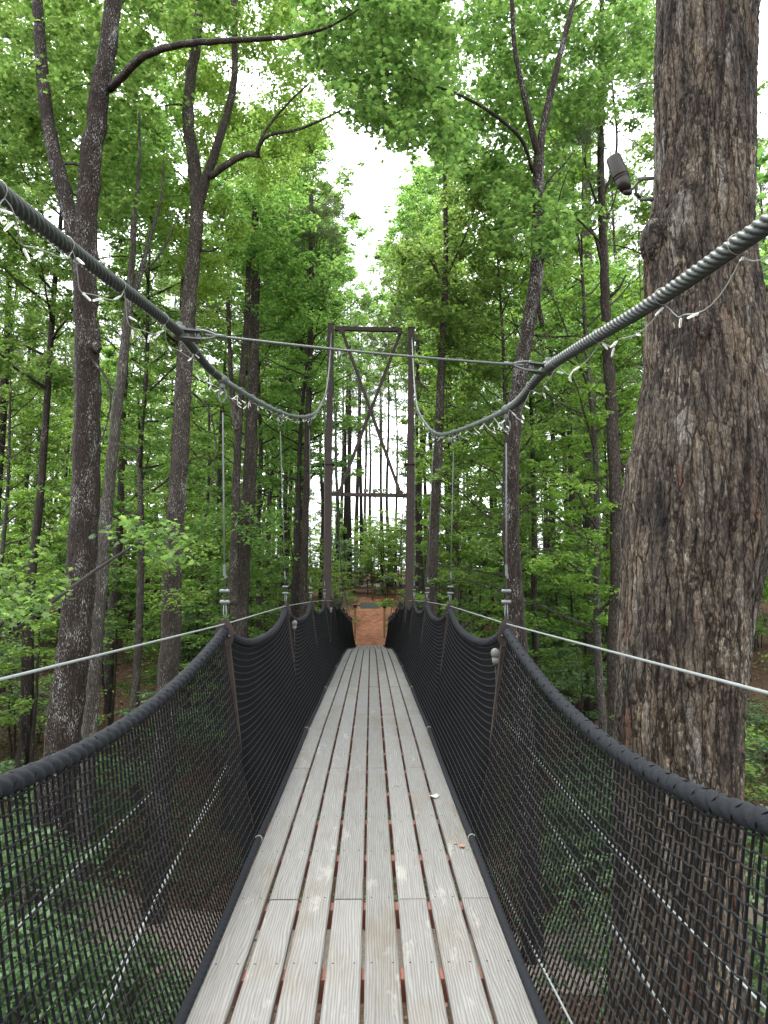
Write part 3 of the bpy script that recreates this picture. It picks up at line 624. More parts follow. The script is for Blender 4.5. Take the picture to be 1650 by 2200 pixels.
hero("spindly_tree", 2, [
    ([(190, 1600, 14.6), (205, 1400, 14.5), (225, 1150, 14.5), (250, 900, 14.5), (268, 740, 14.5), (276, 660, 14.5), (284, 560, 14.5), (290, 450, 14.5), (300, 330, 14.5), (296, 200, 14.5)], .17, .018),
    ([(276, 660, 14.5), (300, 590, 14.6), (325, 500, 14.7), (345, 430, 14.8), (352, 340, 14.8)], .07, .012), ([(300, 590, 14.6), (345, 545, 14.8), (385, 460, 15)], .03, .015), ([(232, 1030, 14.5), (262, 990, 14.3)], .03, .012)],
    M_b2, M_leaf, "leaning pale grey tree just behind the large forked tree", "tree", [([(200, 200), (400, 200), (420, 480), (300, 560), (200, 480)], 14.8, 18, 90, 61, -.5)], 42, .12, 'oval', flare=1.1)
hero("crooked_tree", 3, [
    ([(352, 1600, 15.0), (366, 1380, 15), (372, 1180, 15), (385, 1000, 15), (392, 850, 15), (402, 700, 15), (415, 560, 15), (424, 450, 15), (420, 360, 15), (405, 250, 15), (410, 160, 15), (425, 60, 15), (430, -150, 15)], .225, .10),
    ([(424, 450, 15), (440, 390, 14.9), (458, 340, 14.8), (480, 270, 14.7), (498, 205, 14.6), (505, 120, 14.5), (500, -60, 14.4)], .12, .06),
    ([(452, 380, 14.8), (490, 352, 14.6), (530, 332, 14.4), (556, 334, 14.3)], .075, .06), ([(552, 334, 14.3), (558, 310, 14.2), (580, 290, 14), (640, 278, 13.6), (690, 258, 13.3), (735, 236, 13)], .05, .02), ([(552, 322, 14.3), (570, 280, 14.3), (620, 220, 14.2), (668, 175, 14.1)], .035, .018),
    ([(432, 538, 15), (452, 540, 14.8), (470, 532, 14.7)], .035, .02), ([(398, 226, 15), (370, 224, 14.8), (335, 232, 14.6)], .03, .012)],
    M_b3, M_leafy, "grey forked tree with a long crooked limb reaching right toward the sky gap", "tree",
    [([(330, 330), (480, 400), (520, 520), (460, 700), (400, 620), (330, 480)], 15.2, 18, 90, 71, -.4), ([(380, -100), (700, -100), (700, 150), (720, 200), (690, 300), (560, 420), (430, 330), (380, 200)], 15, 20, 380, 73, -.7), ([(330, 1120), (430, 1150), (470, 1260), (400, 1330), (330, 1280)], 13.5, 14.8, 7, 5, -1)], 64, .10, 'oval', flare=1.15)
hero("maple_tree", 4, [
    ([(1120, 1500, 13.4), (1108, 1320, 13.4), (1100, 1150, 13.4), (1100, 980, 13.4), (1110, 850, 13.4), (1130, 730, 13.4), (1150, 600, 13.4), (1155, 500, 13.4), (1155, 420, 13.4), (1157, 340, 13.4)], .185, .115),
    ([(1157, 340, 13.4), (1140, 270, 13.2), (1120, 180, 13), (1104, 90, 12.9), (1098, -40, 12.8), (1090, -200, 12.7)], .07, .035), ([(1157, 345, 13.4), (1168, 270, 13.4), (1190, 170, 13.4), (1215, 70, 13.4), (1240, -30, 13.4), (1270, -200, 13.4)], .085, .04),
    ([(1145, 370, 13.3), (1120, 300, 12.8), (1060, 245, 12.2), (990, 205, 11.6), (920, 180, 11), (880, 165, 10.7)], .045, .014), ([(1165, 700, 13.4), (1150, 620, 13.4)], .05, .05),
    ([(1155, 430, 13.4), (1180, 385, 13.3), (1215, 350, 13.2), (1250, 300, 13)], .03, .012), ([(1158, 440, 13.4), (1200, 450, 13.2), (1240, 470, 13), (1290, 520, 12.8)], .03, .02),
    ([(1150, 720, 13.4), (1190, 724, 13.2), (1240, 722, 13), (1275, 735, 12.8)], .028, .012), ([(1158, 580, 13.4), (1172, 550, 13.3), (1190, 500, 13.2), (1200, 440, 13.1)], .03, .012)],
    M_b1, M_leafd, "tall dark maple right of the bridge with its trunk splitting into a V", "tree",
    [([(640, -120), (960, -120), (1010, 120), (1000, 330), (960, 360), (900, 300), (830, 300), (760, 240), (660, 110)], 10, 14, 330, 81, -.5), ([(930, -120), (1400, -120), (1400, 220), (1240, 280), (1210, 440), (1090, 420), (950, 360)], 13.7, 19, 620, 87, -.7), ([(1000, 300), (1240, 320), (1260, 480), (1180, 560), (1060, 480)], 12, 15, 35, 83, -.2)], 50, .115, 'maple', flare=1.15)
hero("snaggy_tree", 6, [
    ([(1322, 1450, 17.5), (1325, 1250, 17.5), (1322, 1050, 17.5), (1312, 850, 17.5), (1303, 700, 17.5), (1298, 560, 17.5), (1292, 400, 17.5), (1290, 250, 17.5), (1292, 60, 17.5), (1290, -150, 17.5)], .20, .06),
    ([(1292, 560, 17.5), (1275, 500, 17.3), (1240, 470, 17.0), (1180, 455, 16.8)], .05, .02), ([(1288, 450, 17.5), (1270, 400, 17.3), (1252, 330, 17.2)], .04, .02), ([(1296, 420, 17.5), (1315, 370, 17.5), (1325, 300, 17.4), (1315, 180, 17.3), (1305, 120, 17.2)], .05, .015), ([(1300, 480, 17.5), (1320, 430, 17.5), (1335, 370, 17.4)], .035, .012),
    ([(1306, 640, 17.5), (1330, 620, 17.3), (1345, 590, 17.2)], .05, .02), ([(1312, 860, 17.5), (1260, 832, 17), (1200, 840, 16.8)], .03, .012)],
    M_bp, M_needle, "thin pine with crooked snag branches between the V-shaped maple and the great oak", "pine tree",
    [([(1180, 60), (1390, 60), (1390, 420), (1250, 500), (1200, 300)], 16, 19, 40, 91, -.2)], 200, .20, 'needle', flare=1.1)
hero("slim_tree", 7, [
    ([(925, 1330, 17.8), (932, 1150, 17.8), (942, 950, 17.8), (948, 780, 17.8), (956, 640, 17.8), (958, 480, 17.8), (955, 330, 17.8)], .17, .05),
    ([(945, 900, 17.8), (950, 780, 17.6), (954, 680, 17.5), (945, 600, 17.3), (925, 560, 17.2), (900, 520, 17)], .06, .02), ([(956, 600, 17.8), (985, 540, 17.6), (1010, 480, 17.4), (1035, 400, 17.2)], .04, .015)],
    M_b3, M_leaf, "slim grey tree directly right of the steel tower", "tree",
    [([(870, 470), (1080, 330), (1100, 600), (1060, 760), (960, 740), (850, 640), (840, 540)], 16.5, 20.5, 260, 101, -.45), ([(900, 740), (1060, 760), (1080, 900), (960, 880)], 16.5, 19, 24, 103, -.1)], 50, .13, 'oval', flare=1.1)
hero("twin_tree", 8, [
    ([(515, 1330, 19), (522, 1200, 19), (535, 1050, 19), (541, 900, 19), (545, 760, 19), (548, 600, 19), (548, 450, 19)], .26, .10), ([(500, 1300, 18.5), (505, 1150, 18.5), (510, 1000, 18.5), (518, 850, 18.5), (530, 700, 18.5), (535, 540, 18.5)], .13, .07), ([(510, 930, 18.5), (500, 850, 18.4), (495, 780, 18.3), (490, 640, 18.2)], .09, .05)],
    M_b3, M_leaf, "dark twin trunked tree between the crooked tree and the tower", "tree",
    [([(440, 380), (640, 380), (700, 560), (660, 720), (520, 740), (440, 640)], 18, 23, 240, 111, -.5), ([(430, 1040), (600, 1040), (620, 1200), (480, 1260), (430, 1180)], 18, 21, 30, 113, -.3)], 46, .13, 'oval', flare=1.1)
hero("near_pine", 9, [([(650, 1330, 21), (655, 1180, 21), (660, 1000, 21), (664, 850, 21), (667, 700, 21), (668, 560, 21), (668, 420, 21)], .125, .07)],
    M_bp, M_needle, "straight dark pine trunk immediately left of the steel tower", "pine tree", [([(560, 430), (740, 430), (740, 640), (600, 660)], 20, 23, 60, 121, -.4)], 170, .24, 'needle', flare=1.05)
hero("stout_trunk", 10, [([(1272, 1320, 27), (1271, 1150, 27), (1268, 950, 27), (1266, 800, 27), (1262, 600, 27), (1260, 300, 27)], .32, .18)],
    M_b3, M_leafd, "stout grey trunk deep in the woods behind the crooked pine, left of the great oak", "tree", [([(1180, 560), (1380, 560), (1380, 900), (1180, 880)], 21, 27, 130, 131, -.5)], 46, .14, 'oval', flare=1.1)
hero("leaning_sapling", 12, [([(-80, 1430, 8.6), (40, 1350, 8.8), (150, 1265, 9.2), (250, 1195, 9.6), (330, 1150, 10)], .045, .015)],
    M_branchd, M_leaf, "dark sapling leaning low across the flecked trunk of the large forked tree", "sapling",
    [([(270, 1110), (380, 1120), (400, 1230), (330, 1290), (270, 1200)], 9.4, 10.4, 8, 3, -1), ([(-60, 1170), (140, 1190), (160, 1290), (60, 1360), (-60, 1330)], 8.6, 9.6, 9, 3, -1)], 30, .11, 'maple', flare=1.0)

# the great oak beside the bridge
YO = 5.1
edge = np.array([(-500, 1412, 1612), (-200, 1404, 1622), (0, 1397, 1626), (200, 1400, 1622), (400, 1394, 1616), (460, 1384, 1613), (520, 1378, 1612), (640, 1378, 1634), (800, 1372, 1668), (900, 1360, 1690), (1000, 1341, 1690), (1100, 1336, 1675), (1200, 1334, 1648), (1300, 1328, 1626), (1400, 1324, 1612), (1560, 1314, 1598), (1750, 1314, 1600), (2000, 1310, 1606), (2300, 1300, 1622), (2700, 1270, 1660)], float)
zs = np.array([P(0, e[0], YO)[2] for e in edge]); xl = np.array([P(e[1] + 13, e[0], YO)[0] for e in edge]); xr = np.array([P(e[2] - 10, e[0], YO)[0] for e in edge])
o_ = np.argsort(zs); zs, xl, xr = zs[o_], xl[o_], xr[o_]
gz = h1(2.1, YO); zz = np.arange(gz - .3, zs[-1], .014); L_ = np.interp(zz, zs, xl); R_ = np.interp(zz, zs, xr)
fl = np.exp(-np.clip(zz - gz, 0, 9) * 1.6) * .35; L_ -= fl; R_ += fl
ker = np.ones(15) / 15; L_ = np.convolve(np.pad(L_, 7, 'edge'), ker, 'valid'); R_ = np.convolve(np.pad(R_, 7, 'edge'), ker, 'valid')
def barked(cx, cy, cz_, rx, ry, U, Vv, S, seed, s_arc):
    """rings with plated, furrowed bark displacement"""
    n = len(cx); th = np.linspace(0, 2 * math.pi, S, endpoint=False); TH_, SS = np.meshgrid(th, s_arc)
    a = np.cos(TH_); b = np.sin(TH_); rad = float(np.mean(rx))
    q = np.stack([a.ravel() * rad, b.ravel() * rad, SS.ravel()], 1)
    w1 = vnoise(q * (3.5, 3.5, 2.2), seed) * .045
    fur = 1 - np.abs(vnoise(np.stack([(q[:, 0] + w1) * 15, (q[:, 1] + w1) * 15, q[:, 2] * 1.7], 1), seed + 1))
    fur2 = 1 - np.abs(vnoise(np.stack([(q[:, 0] - w1) * 33, (q[:, 1] + w1) * 33, q[:, 2] * 4.5], 1), seed + 2))
    cr = np.clip(np.abs(vnoise(q * (9, 9, 14), seed + 3)), 0, .25) * 4 - .5
    d = -.022 * np.clip(fur - .72, 0, 1) * 3.6 - .010 * np.clip(fur2 - .72, 0, 1) * 3.6 + .004 * cr + .028 * vnoise(q * (3, 3, 1.4), seed + 4) + .005 * vnoise(q * 40, seed + 5)
    d = d.reshape(TH_.shape); lob = .03 * np.sin(3 * TH_ + .5 + SS * .3) + .02 * np.sin(5 * TH_ + 1.1 - SS * .4)
    A = (rx[:, None] * (1 + lob * .5) + d) * a; B = (ry[:, None] * (1 + lob) + d) * b
    return cx[:, None] + A * U[0] + B * Vv[0], cy[:, None] + A * U[1] + B * Vv[1], cz_[:, None] + A * U[2] + B * Vv[2], n, S
def ring_mesh(mb, X_, Y_, Z_, n, S):
    i = np.arange(n - 1)[:, None] * S; j = np.arange(S)[None]; k = (j + 1) % S
    mb.add(np.stack([X_.ravel(), Y_.ravel(), Z_.ravel()], 1), [np.stack([i + j, i + k, i + S + k, i + S + j], -1).reshape(-1, 4)], True)
cx = (L_ + R_) / 2; rx = (R_ - L_) / 2; ry = rx * .95; tm = MB()
ring_mesh(tm, *barked(cx, np.full(len(zz), YO), zz, rx, ry, (1, 0, 0), (0, 1, 0), 260, 70, zz))
# limb leaving to the right, burl on the left
lp = catmull(PP([(1530, 1200, 5.15), (1580, 1010, 5.2), (1622, 850, 5.25), (1680, 740, 5.3), (1800, 660, 5.4), (2050, 520, 5.6)]), 24); s_a = np.r_[0, np.cumsum(np.linalg.norm(np.diff(lp, axis=0), axis=1))]
lr = np.interp(s_a, [0, .5, 1, 2.6], [.30, .27, .22, .14]); ar = np.array((.62, 0, .78)); U_ = np.array((.78, 0, -.62))
ring_mesh(tm, *barked(lp[:, 0], lp[:, 1], lp[:, 2], lr, lr, tuple(U_), (0, 1, 0), 130, 80, s_a))
bp = P(1408, 520, YO - .05); th = np.linspace(-1, 1, 60); br_ = .13 * np.sqrt(np.clip(1 - th ** 2, 0, 1)) + .001
ring_mesh(tm, *barked(np.full(60, bp[0]), np.full(60, bp[1]), bp[2] + th * .19, br_, br_ * 1.1, (1, 0, 0), (0, 1, 0), 60, 85, th * .19))
kp = P(1545, 700, YO - .42); br_ = .15 * np.sqrt(np.clip(1 - th ** 2, 0, 1)) + .001
ring_mesh(tm, *barked(np.full(60, kp[0]), np.full(60, kp[1] + .05), kp[2] + th * .15, br_, br_ * .55, (1, 0, 0), (0, 1, 0), 60, 88, th * .19))
rngo = np.random.default_rng(77); top = np.array((cx[-1], YO, zz[-1])); nodes = [np.array((cx[-1], YO, zz[-1] - .3))]; rad = [.25]
for q in range(9):
    a = q * .8 + .3; pts = [top - (0, 0, 1.0 - q * .1), top + (math.cos(a) * 1.3, math.sin(a) * 1.3, .8), top + (math.cos(a) * 2.6, math.sin(a) * 2.6, 2.0 + q * .3), top + (math.cos(a) * 3.8, math.sin(a) * 3.8, 3 + q * .5)]
    c, r = limb(tm, pts, .13, .03, 8, 6, .1, rngo); nodes += list(c[6:]); rad += list(r[6:])
c, r = limb(tm, [top - (0, 0, .3), top + (0, .1, 2.5), top + (.2, 0, 6)], .34, .08, 12, 6, .02, rngo); nodes += list(c); rad += list(r)
sp = top + rngo.normal(0, 1, (170, 3)) * (2.2, 2.2, 1.6) + (0, .5, 3.6); sp = sp[[proj(p)[1] < -80 for p in sp]]
sp = np.vstack([sp, crown_region(rngo, [(1605, 330), (1680, 280), (1720, 620), (1640, 600)], 6.5, 8.5, 12, 7, -1)])
grow(tm, nodes, rad, sp[:-12], rngo, .004, 4); grow(tm, list(lp[60:]), list(lr[60:]), sp[-12:], rngo, .004, 4)
cm = MB(); leaves(cm, spray_pts(rngo, sp, rngo.uniform(.3, .6, len(sp)), 44), .13, 'maple', rngo, .5)
rt = np.array((2.1, YO, gz)); oak = empty("oak_tree", rt, "massive old oak with furrowed flaking bark standing close to the bridge on the right", "oak tree")
off(tm, rt).build("trunk", M_big, oak); off(cm, rt).build("crown", M_leafd, oak)

# ------------------------------------------------------------------ bridge
XC = -.03; HW = .64
PY = [1.1 + 3.35 * 0] + [4.45 + 3.15 * k for k in range(10)]
PY[0] = .55
def side_z(px_, ty, Y): return P(px_, ty, Y)[2]
plate_top = dict(zip(range(11), [side_z(483, 1329, 4.45) - .02, side_z(483, 1329, 4.45), side_z(617, 1295, 7.6), side_z(670, 1288, 10.75), side_z(700, 1286, 13.9), side_z(720, 1288, 17.05), side_z(731, 1293, 20.2), 0, 0, 0, 0]))
_dy = np.array([-4, 2, 4.45, 7.6, 10.75, 13.9, 17.05, 20.2, 23.35, 26.5, 29.65, 34.8])
t0 = plate_top[1]; _dz = np.array([-.01, 0, .02, .02 + plate_top[2] - t0, .02 + plate_top[3] - t0, .02 + plate_top[4] - t0, .02 + plate_top[5] - t0, .02 + plate_top[6] - t0, -.30, -.52, -.74, -1.03])
_c = catmull(np.stack([_dy, _dz], 1), 12)
def DZ(y): return np.interp(y, _c[:, 0], _c[:, 1])
TOPH = t0 - .02
print("plate top over deck", TOPH, "deck end z", P(797, 1382, 34.8)[2])
bridge = empty("suspension_footbridge", (XC, 0, 0), "rope-sided suspension footbridge with a weathered grey plank deck and black netting", "footbridge")
def bb(mb, name, m, parent=None):
    if parent is None or parent is bridge: return off(mb, (XC, 0, 0)).build(name, m, bridge)
    return off(mb, np.array(parent.matrix_local.translation) + (XC if parent.parent is bridge else 0, 0, 0)).build(name, m, parent)
Yend = 34.8; bw = .1440; gap = (2 * HW - 8 * bw) / 7
rb_ = random.Random(4)
for k in range(8):
    x = XC - HW + bw / 2 + k * (bw + gap); start = (3.66 if k % 2 else 6.10) - 4.88 * 2
    if k == 0: start = 6.10 - 9.76
    y = start
    while y < Yend:
        a, b = max(y, -3) + .0038, min(y + 4.88, Yend + rb_.uniform(-.01, .01)) - .0038
        if b > a + .1:
            n = max(2, int((b - a) / .25) + 1); ys = np.linspace(a, b, n); dx = rb_.uniform(-.0015, .0015); dz = rb_.uniform(-.002, .002); h = bw / 2; bv = .006; T = .032
            pr = [(-h + bv, 0), (h - bv, 0), (h, -bv), (h, -T), (-h, -T), (-h, -bv)]
            V = np.array([(x + dx + u, yy, DZ(yy) + v + dz) for yy in ys for u, v in pr]); m_ = 6
            i = np.arange(n - 1)[:, None] * m_; j = np.arange(m_)[None]; kk = (j + 1) % m_
            mb = MB().add(V, [np.stack([i + j, i + m_ + j, i + m_ + kk, i + kk], -1).reshape(-1, 4), np.array([[0, 1, 2, 3, 4, 5]]), np.array([list(range(n * m_ - 1, n * m_ - m_ - 1, -1))])])
            o = mb.build("deck_board", M_deck); ctr = V.mean(0)
            me = o.data; co = np.empty(len(me.vertices) * 3, np.float32); me.vertices.foreach_get("co", co); co = (co.reshape(-1, 3) - ctr.astype(np.float32)); me.vertices.foreach_set("co", co.ravel()); me.update()
            o.parent = bridge; o.location = (ctr[0] - XC, ctr[1], ctr[2])
            # screws, two a joist
            sm_ = MB()
            for jn in range(-5, 57):
                yj = 3.05 + .61 * jn + .02
                for yy in ([yj] if True else []):
                    if a + .03 < yy < b - .03 and yy < 14:
                        for u in (-.045, .045): sm_.lathe((x + u, yy, DZ(yy) + dz - .001), (x + u, yy, DZ(yy) + dz + .0006), [(0, .0045), (1, .0045)], 8)
            if sm_.v: off(sm_, ctr).build("screw_heads", M_bd, o)
        y += 4.88
jm0 = None
for jn in range(-7, 53):
    yj = 3.05 + .61 * jn
    if yj > Yend - .2: break
    if jm0 is None:
        jm0 = MB().box((0, 0, 0), (1.36, .085, .09)).build("joist", M_joist, bridge); o = jm0
    else: o = jm0.copy(); COL.objects.link(o); o.parent = bridge
    o.location = (0, yj, DZ(yj) - .032 - .047)
for s in (-1, 1):   # stringer cables below the deck
    ys = np.arange(-3, Yend, .5); bb(MB().tube(np.stack([np.full(len(ys), XC + s * .5), ys, DZ(ys) - .14], 1), .014, 6), "deck_cable", M_galvd)

# sides: half width at rail height
RW = {-1: (P(483, 1350, 4.45)[0] - XC), 1: (P(1088, 1350, 4.45)[0] - XC)}
print("rail offsets", RW)
def rail(s, y, off_=0):
    k = int(np.searchsorted(PY, y, side='right') - 1); k = min(max(k, 0), len(PY) - 2); a, b = PY[k], PY[k + 1]
    u = (y - a) / (b - a) * 2 - 1; u = max(-1, min(1, u)); sag = (.28 if s < 0 else .335) if k == 0 else .175
    if y < PY[0]: u = 1 - abs(y - PY[0]) / 1.5; 
    z = DZ(y) + TOPH - .075 - sag * (1 - abs(u) ** (2.0 if k == 0 else 2.6))
    return np.array((XC + RW[s] + s * (.05 if k == 0 else -.012) * (1 - u * u), y, z))
NH = 26
for s in (-1, 1):
    side = "left" if s < 0 else "right"
    # rail rope, wrapped
    for k in range(len(PY) - 1):
        a, b = PY[k], PY[k + 1]
        if k == 0: a = .57
        near = a < 8; step = .010 if near else .03
        ys = np.arange(a, b + 1e-6, step); pts = np.array([rail(s, y) for y in ys]); sd_ = 20 if near else 10
        arc = np.r_[0, np.cumsum(np.linalg.norm(np.diff(pts, axis=0), axis=1))]; ph = arc / .062 * 2 * math.pi
        rr = .0245 + .0028 * np.abs(np.sin(arc / .038 * math.pi)); sdn = s
        mb = MB().tube(pts, rr, sd_, True, prof=lambda i_, th, ph=ph: .93 + .24 * np.abs(np.sin(1.5 * th - ph[i_] * .5)))
        ro = bb(mb, "rail_rope", M_rope)
        if near:   # thin whipping cord wound round the rope
            t = np.arange(0, arc[-1], .006); c = np.stack([np.interp(t, arc, pts[:, q]) for q in range(3)], 1); ang = t / .115 * 2 * math.pi
            c = c + .0278 * np.stack([np.cos(ang), .25 * np.sin(ang) * 0, np.sin(ang)], 1); bb(MB().tube(c, .0021, 5), "whipping_cord", M_net)
    # net panels
    for k in range(len(PY) - 1):
        a, b = PY[k], PY[k + 1]
        if k == 0: a = .57
        mb = MB(); near = a < 8; sx_ = .038 if near else (.05 if a < 20 else .07); ys = np.arange(a + .01, b - .005, sx_); nh = NH
        def pt(y, f, k=k, s=s):   # f 0 bottom .. 1 top
            t = rail(s, y); zb = DZ(y) - .02; xb = XC + s * (HW + .03); u = (y - PY[k]) / (PY[k + 1] - PY[k]); bel = math.sin(math.pi * max(0, min(1, u)))
            x = xb + (t[0] - xb) * f + s * (.035 * math.sin(math.pi * f) * (.3 + bel)); return np.array((x, y + .0, zb + (t[2] - .012 - zb) * f))
        segs = 9
        rngn = np.random.default_rng(900 + k * 2 + s)
        for q, y in enumerate(ys):
            dy = .011 * math.sin(q * 1.9) ; c = np.array([pt(y + .010 * math.sin(f * 9 + q * .21) , f) for f in np.linspace(0, 1, segs)]); mb.tube(c, .0044 if near else .006, 4, False)
        mh = MB()
        for h in range(nh):
            f = (h + .35) / nh; yy = np.arange(a, b + 1e-6, sx_ / 2 if near else sx_)
            if near:
                c = np.array([pt(y, f) + (0, 0, .0028 * (1 if (q % 4) in (1, 2) else -1)) for q, y in enumerate(yy)])
            else: c = np.array([pt(y, f) for y in yy])
            c[:, 0] -= s * .003; mh.tube(c, .0036 if near else .0042, 4, False)
        npn = bb(mb, "net_panel", M_net); off(mh, (XC, 0, 0)).build("cross_cords", M_net_lit, npn)
    # rope along the deck edge, white ties at the posts
    ys = np.arange(.6, Yend, .012); bow = .022 * np.abs(np.sin((ys - PY[1]) / 3.15 * math.pi)); pts = np.stack([XC + s * (HW + .022 - bow * .4), ys, DZ(ys) + .012 + 0 * ys], 1)
    arc = ys; mb = MB().tube(pts, .0185, 12, True, prof=lambda i_, th: 0.92 + .2 * np.abs(np.sin(1.5 * th - arc[i_] / .05 * math.pi)))
    er = bb(mb, "edge_rope", M_rope)
    for k in range(1, 6):
        for dy in (.0,):
            y = PY[k] + dy; c = np.array((XC + s * (HW + .022), y, DZ(y) + .012)); t = np.linspace(0, 2 * math.pi, 15); bb(MB().tube(np.stack([c[0] + .0225 * np.cos(t), np.full(15, y), c[2] + .0225 * np.sin(t)], 1), .0035, 5, False), "cable_tie", M_wirew)
    # hand line through the plates
    ys = [-1] + PY[1:6] + [PY[6]]; pts = [(XC + RW[s], y, DZ(y) + TOPH - .035 - (.02 if y < 0 else 0)) for y in ys]
    bb(MB().tube(resample(pts, .4), .0045, 7), "hand_line", M_white)
    # stay cables outside the net
    lines = [[(182, 2200, 2.3), (300, 2000, 3.2), (487, 1645, 5.2)], [(0, 2030, 2.5), (211, 1816, 4.0), (330, 1700, 5.5)], [(215, 2200, 2.4), (363, 1875, 3.6), (470, 1700, 5.0)]] if s < 0 else [[(1650, 2171, 2.1), (1299, 1799, 3.2), (1082, 1545, 5.6)], [(1299, 1963, 2.8), (1200, 1800, 3.8), (1110, 1660, 5.4)], [(1225, 2192, 2.5), (1100, 1950, 3.5), (1040, 1830, 4.6)]]
    for l in lines:
        c = PP(l); d = (c[0] - c[1]) / np.linalg.norm(c[0] - c[1]); c = np.vstack([c[0] + d * 1.0, c]); bb(MB().tube(catmull(c, 6), .0042, 6), "stay_cable", M_white)

# main cables, surveyed
CL = [(0, 415, 1.65), (200, 572, 2.3), (385, 715, 3.35), (478, 815, 4.45), (601, 885, 7.6), (650, 895, 9.8), (677, 887, 11.7), (690, 868, 13.0), (700.5, 841, 14.3), (708, 780, 15.6), (712, 712, 16.5)]
CR = [(1650, 480, 1.55), (1400, 652, 2.2), (1175, 792, 3.45), (1088, 880, 4.45), (975, 928, 7.6), (938, 931, 10.3), (916, 912, 11.6), (898, 879, 13.1), (891, 832, 14.4), (887, 759, 15.7), (885, 722, 16.5)]
CAB = {}
TT = {}
for s, cl in ((-1, CL), (1, CR)):
    w_ = PP(cl); d = w_[0] - w_[1]; w_ = np.vstack([w_[0] + d * 1.6 + (0, 0, .0), w_]); c = catmull(w_, 16); CAB[s] = c; TT[s] = w_[-1]
    yc = PY[1] - .02; nearp = c[c[:, 1] <= yc]; farp = c[c[:, 1] >= yc - .05]
    p = resample(nearp, .0055); arc = np.arange(len(p)) * .0055
    mb = MB().tube(p, .0255, 48, True, prof=lambda i_, th, arc=arc: .70 + .32 * np.abs(np.sin(3 * th - arc[i_] / .034 * math.pi)) ** .6)
    mc = bb(mb, "main_cable", M_cable)
    bb(MB().tube(resample(farp, .15), .019, 12), "sheathed_cable", M_cable2)
    # backstay beyond the tower
    tp = w_[-1]; bk_ = [tp, tp + (0, 1.6, -1.55), (XC + RW[s], 20.5, DZ(20.5) + TOPH + 1.5), (XC + RW[s], 25, DZ(25) + TOPH + .55), (XC + RW[s] * 1.02, 30, DZ(30) + TOPH + .2), (XC + RW[s] * 1.05, 36.5, DZ(34) + .15)]
    bs_ = catmull(np.array(bk_), 12); bb(MB().tube(bs_, .014, 10), "backstay_cable", M_cable2); CAB[(s, 'b')] = bs_
def cable_at(s, y):
    c = CAB[s] if y <= 16.5 else CAB[(s, 'b')]; return np.array([np.interp(y, c[:, 1], c[:, q]) for q in (0, 1, 2)])

# side posts with eye plates, suspenders with wire clips
def plate(mb, c, s, sc_=1.0):
    out = [(0, .0), (.030, -.016), (.052, -.055), (.060, -.095), (.056, -.14), (.040, -.178), (-.040, -.178), (-.056, -.14), (-.060, -.095), (-.052, -.055), (-.030, -.016)]
    n = len(out); ho = [(.019 * math.cos(t), -.082 + .019 * math.sin(t)) for t in np.linspace(math.pi / 2, math.pi / 2 - 2 * math.pi, n, endpoint=False)]
    V = []
    for yy in (-.005, .005):
        V += [(c[0] + x * sc_, c[1] + yy, c[2] + z * sc_) for x, z in out] + [(c[0] + x * sc_, c[1] + yy, c[2] + z * sc_) for x, z in ho]
    f = []; m = 2 * n
    for q in range(n):
        r_ = (q + 1) % n; f += [(q, r_, n + r_, n + q), (m + r_, m + q, m + n + q, m + n + r_), (q, m + q, m + r_, r_), (n + q, n + r_, m + n + r_, m + n + q)]
    mb.add(V, [np.array(f)])
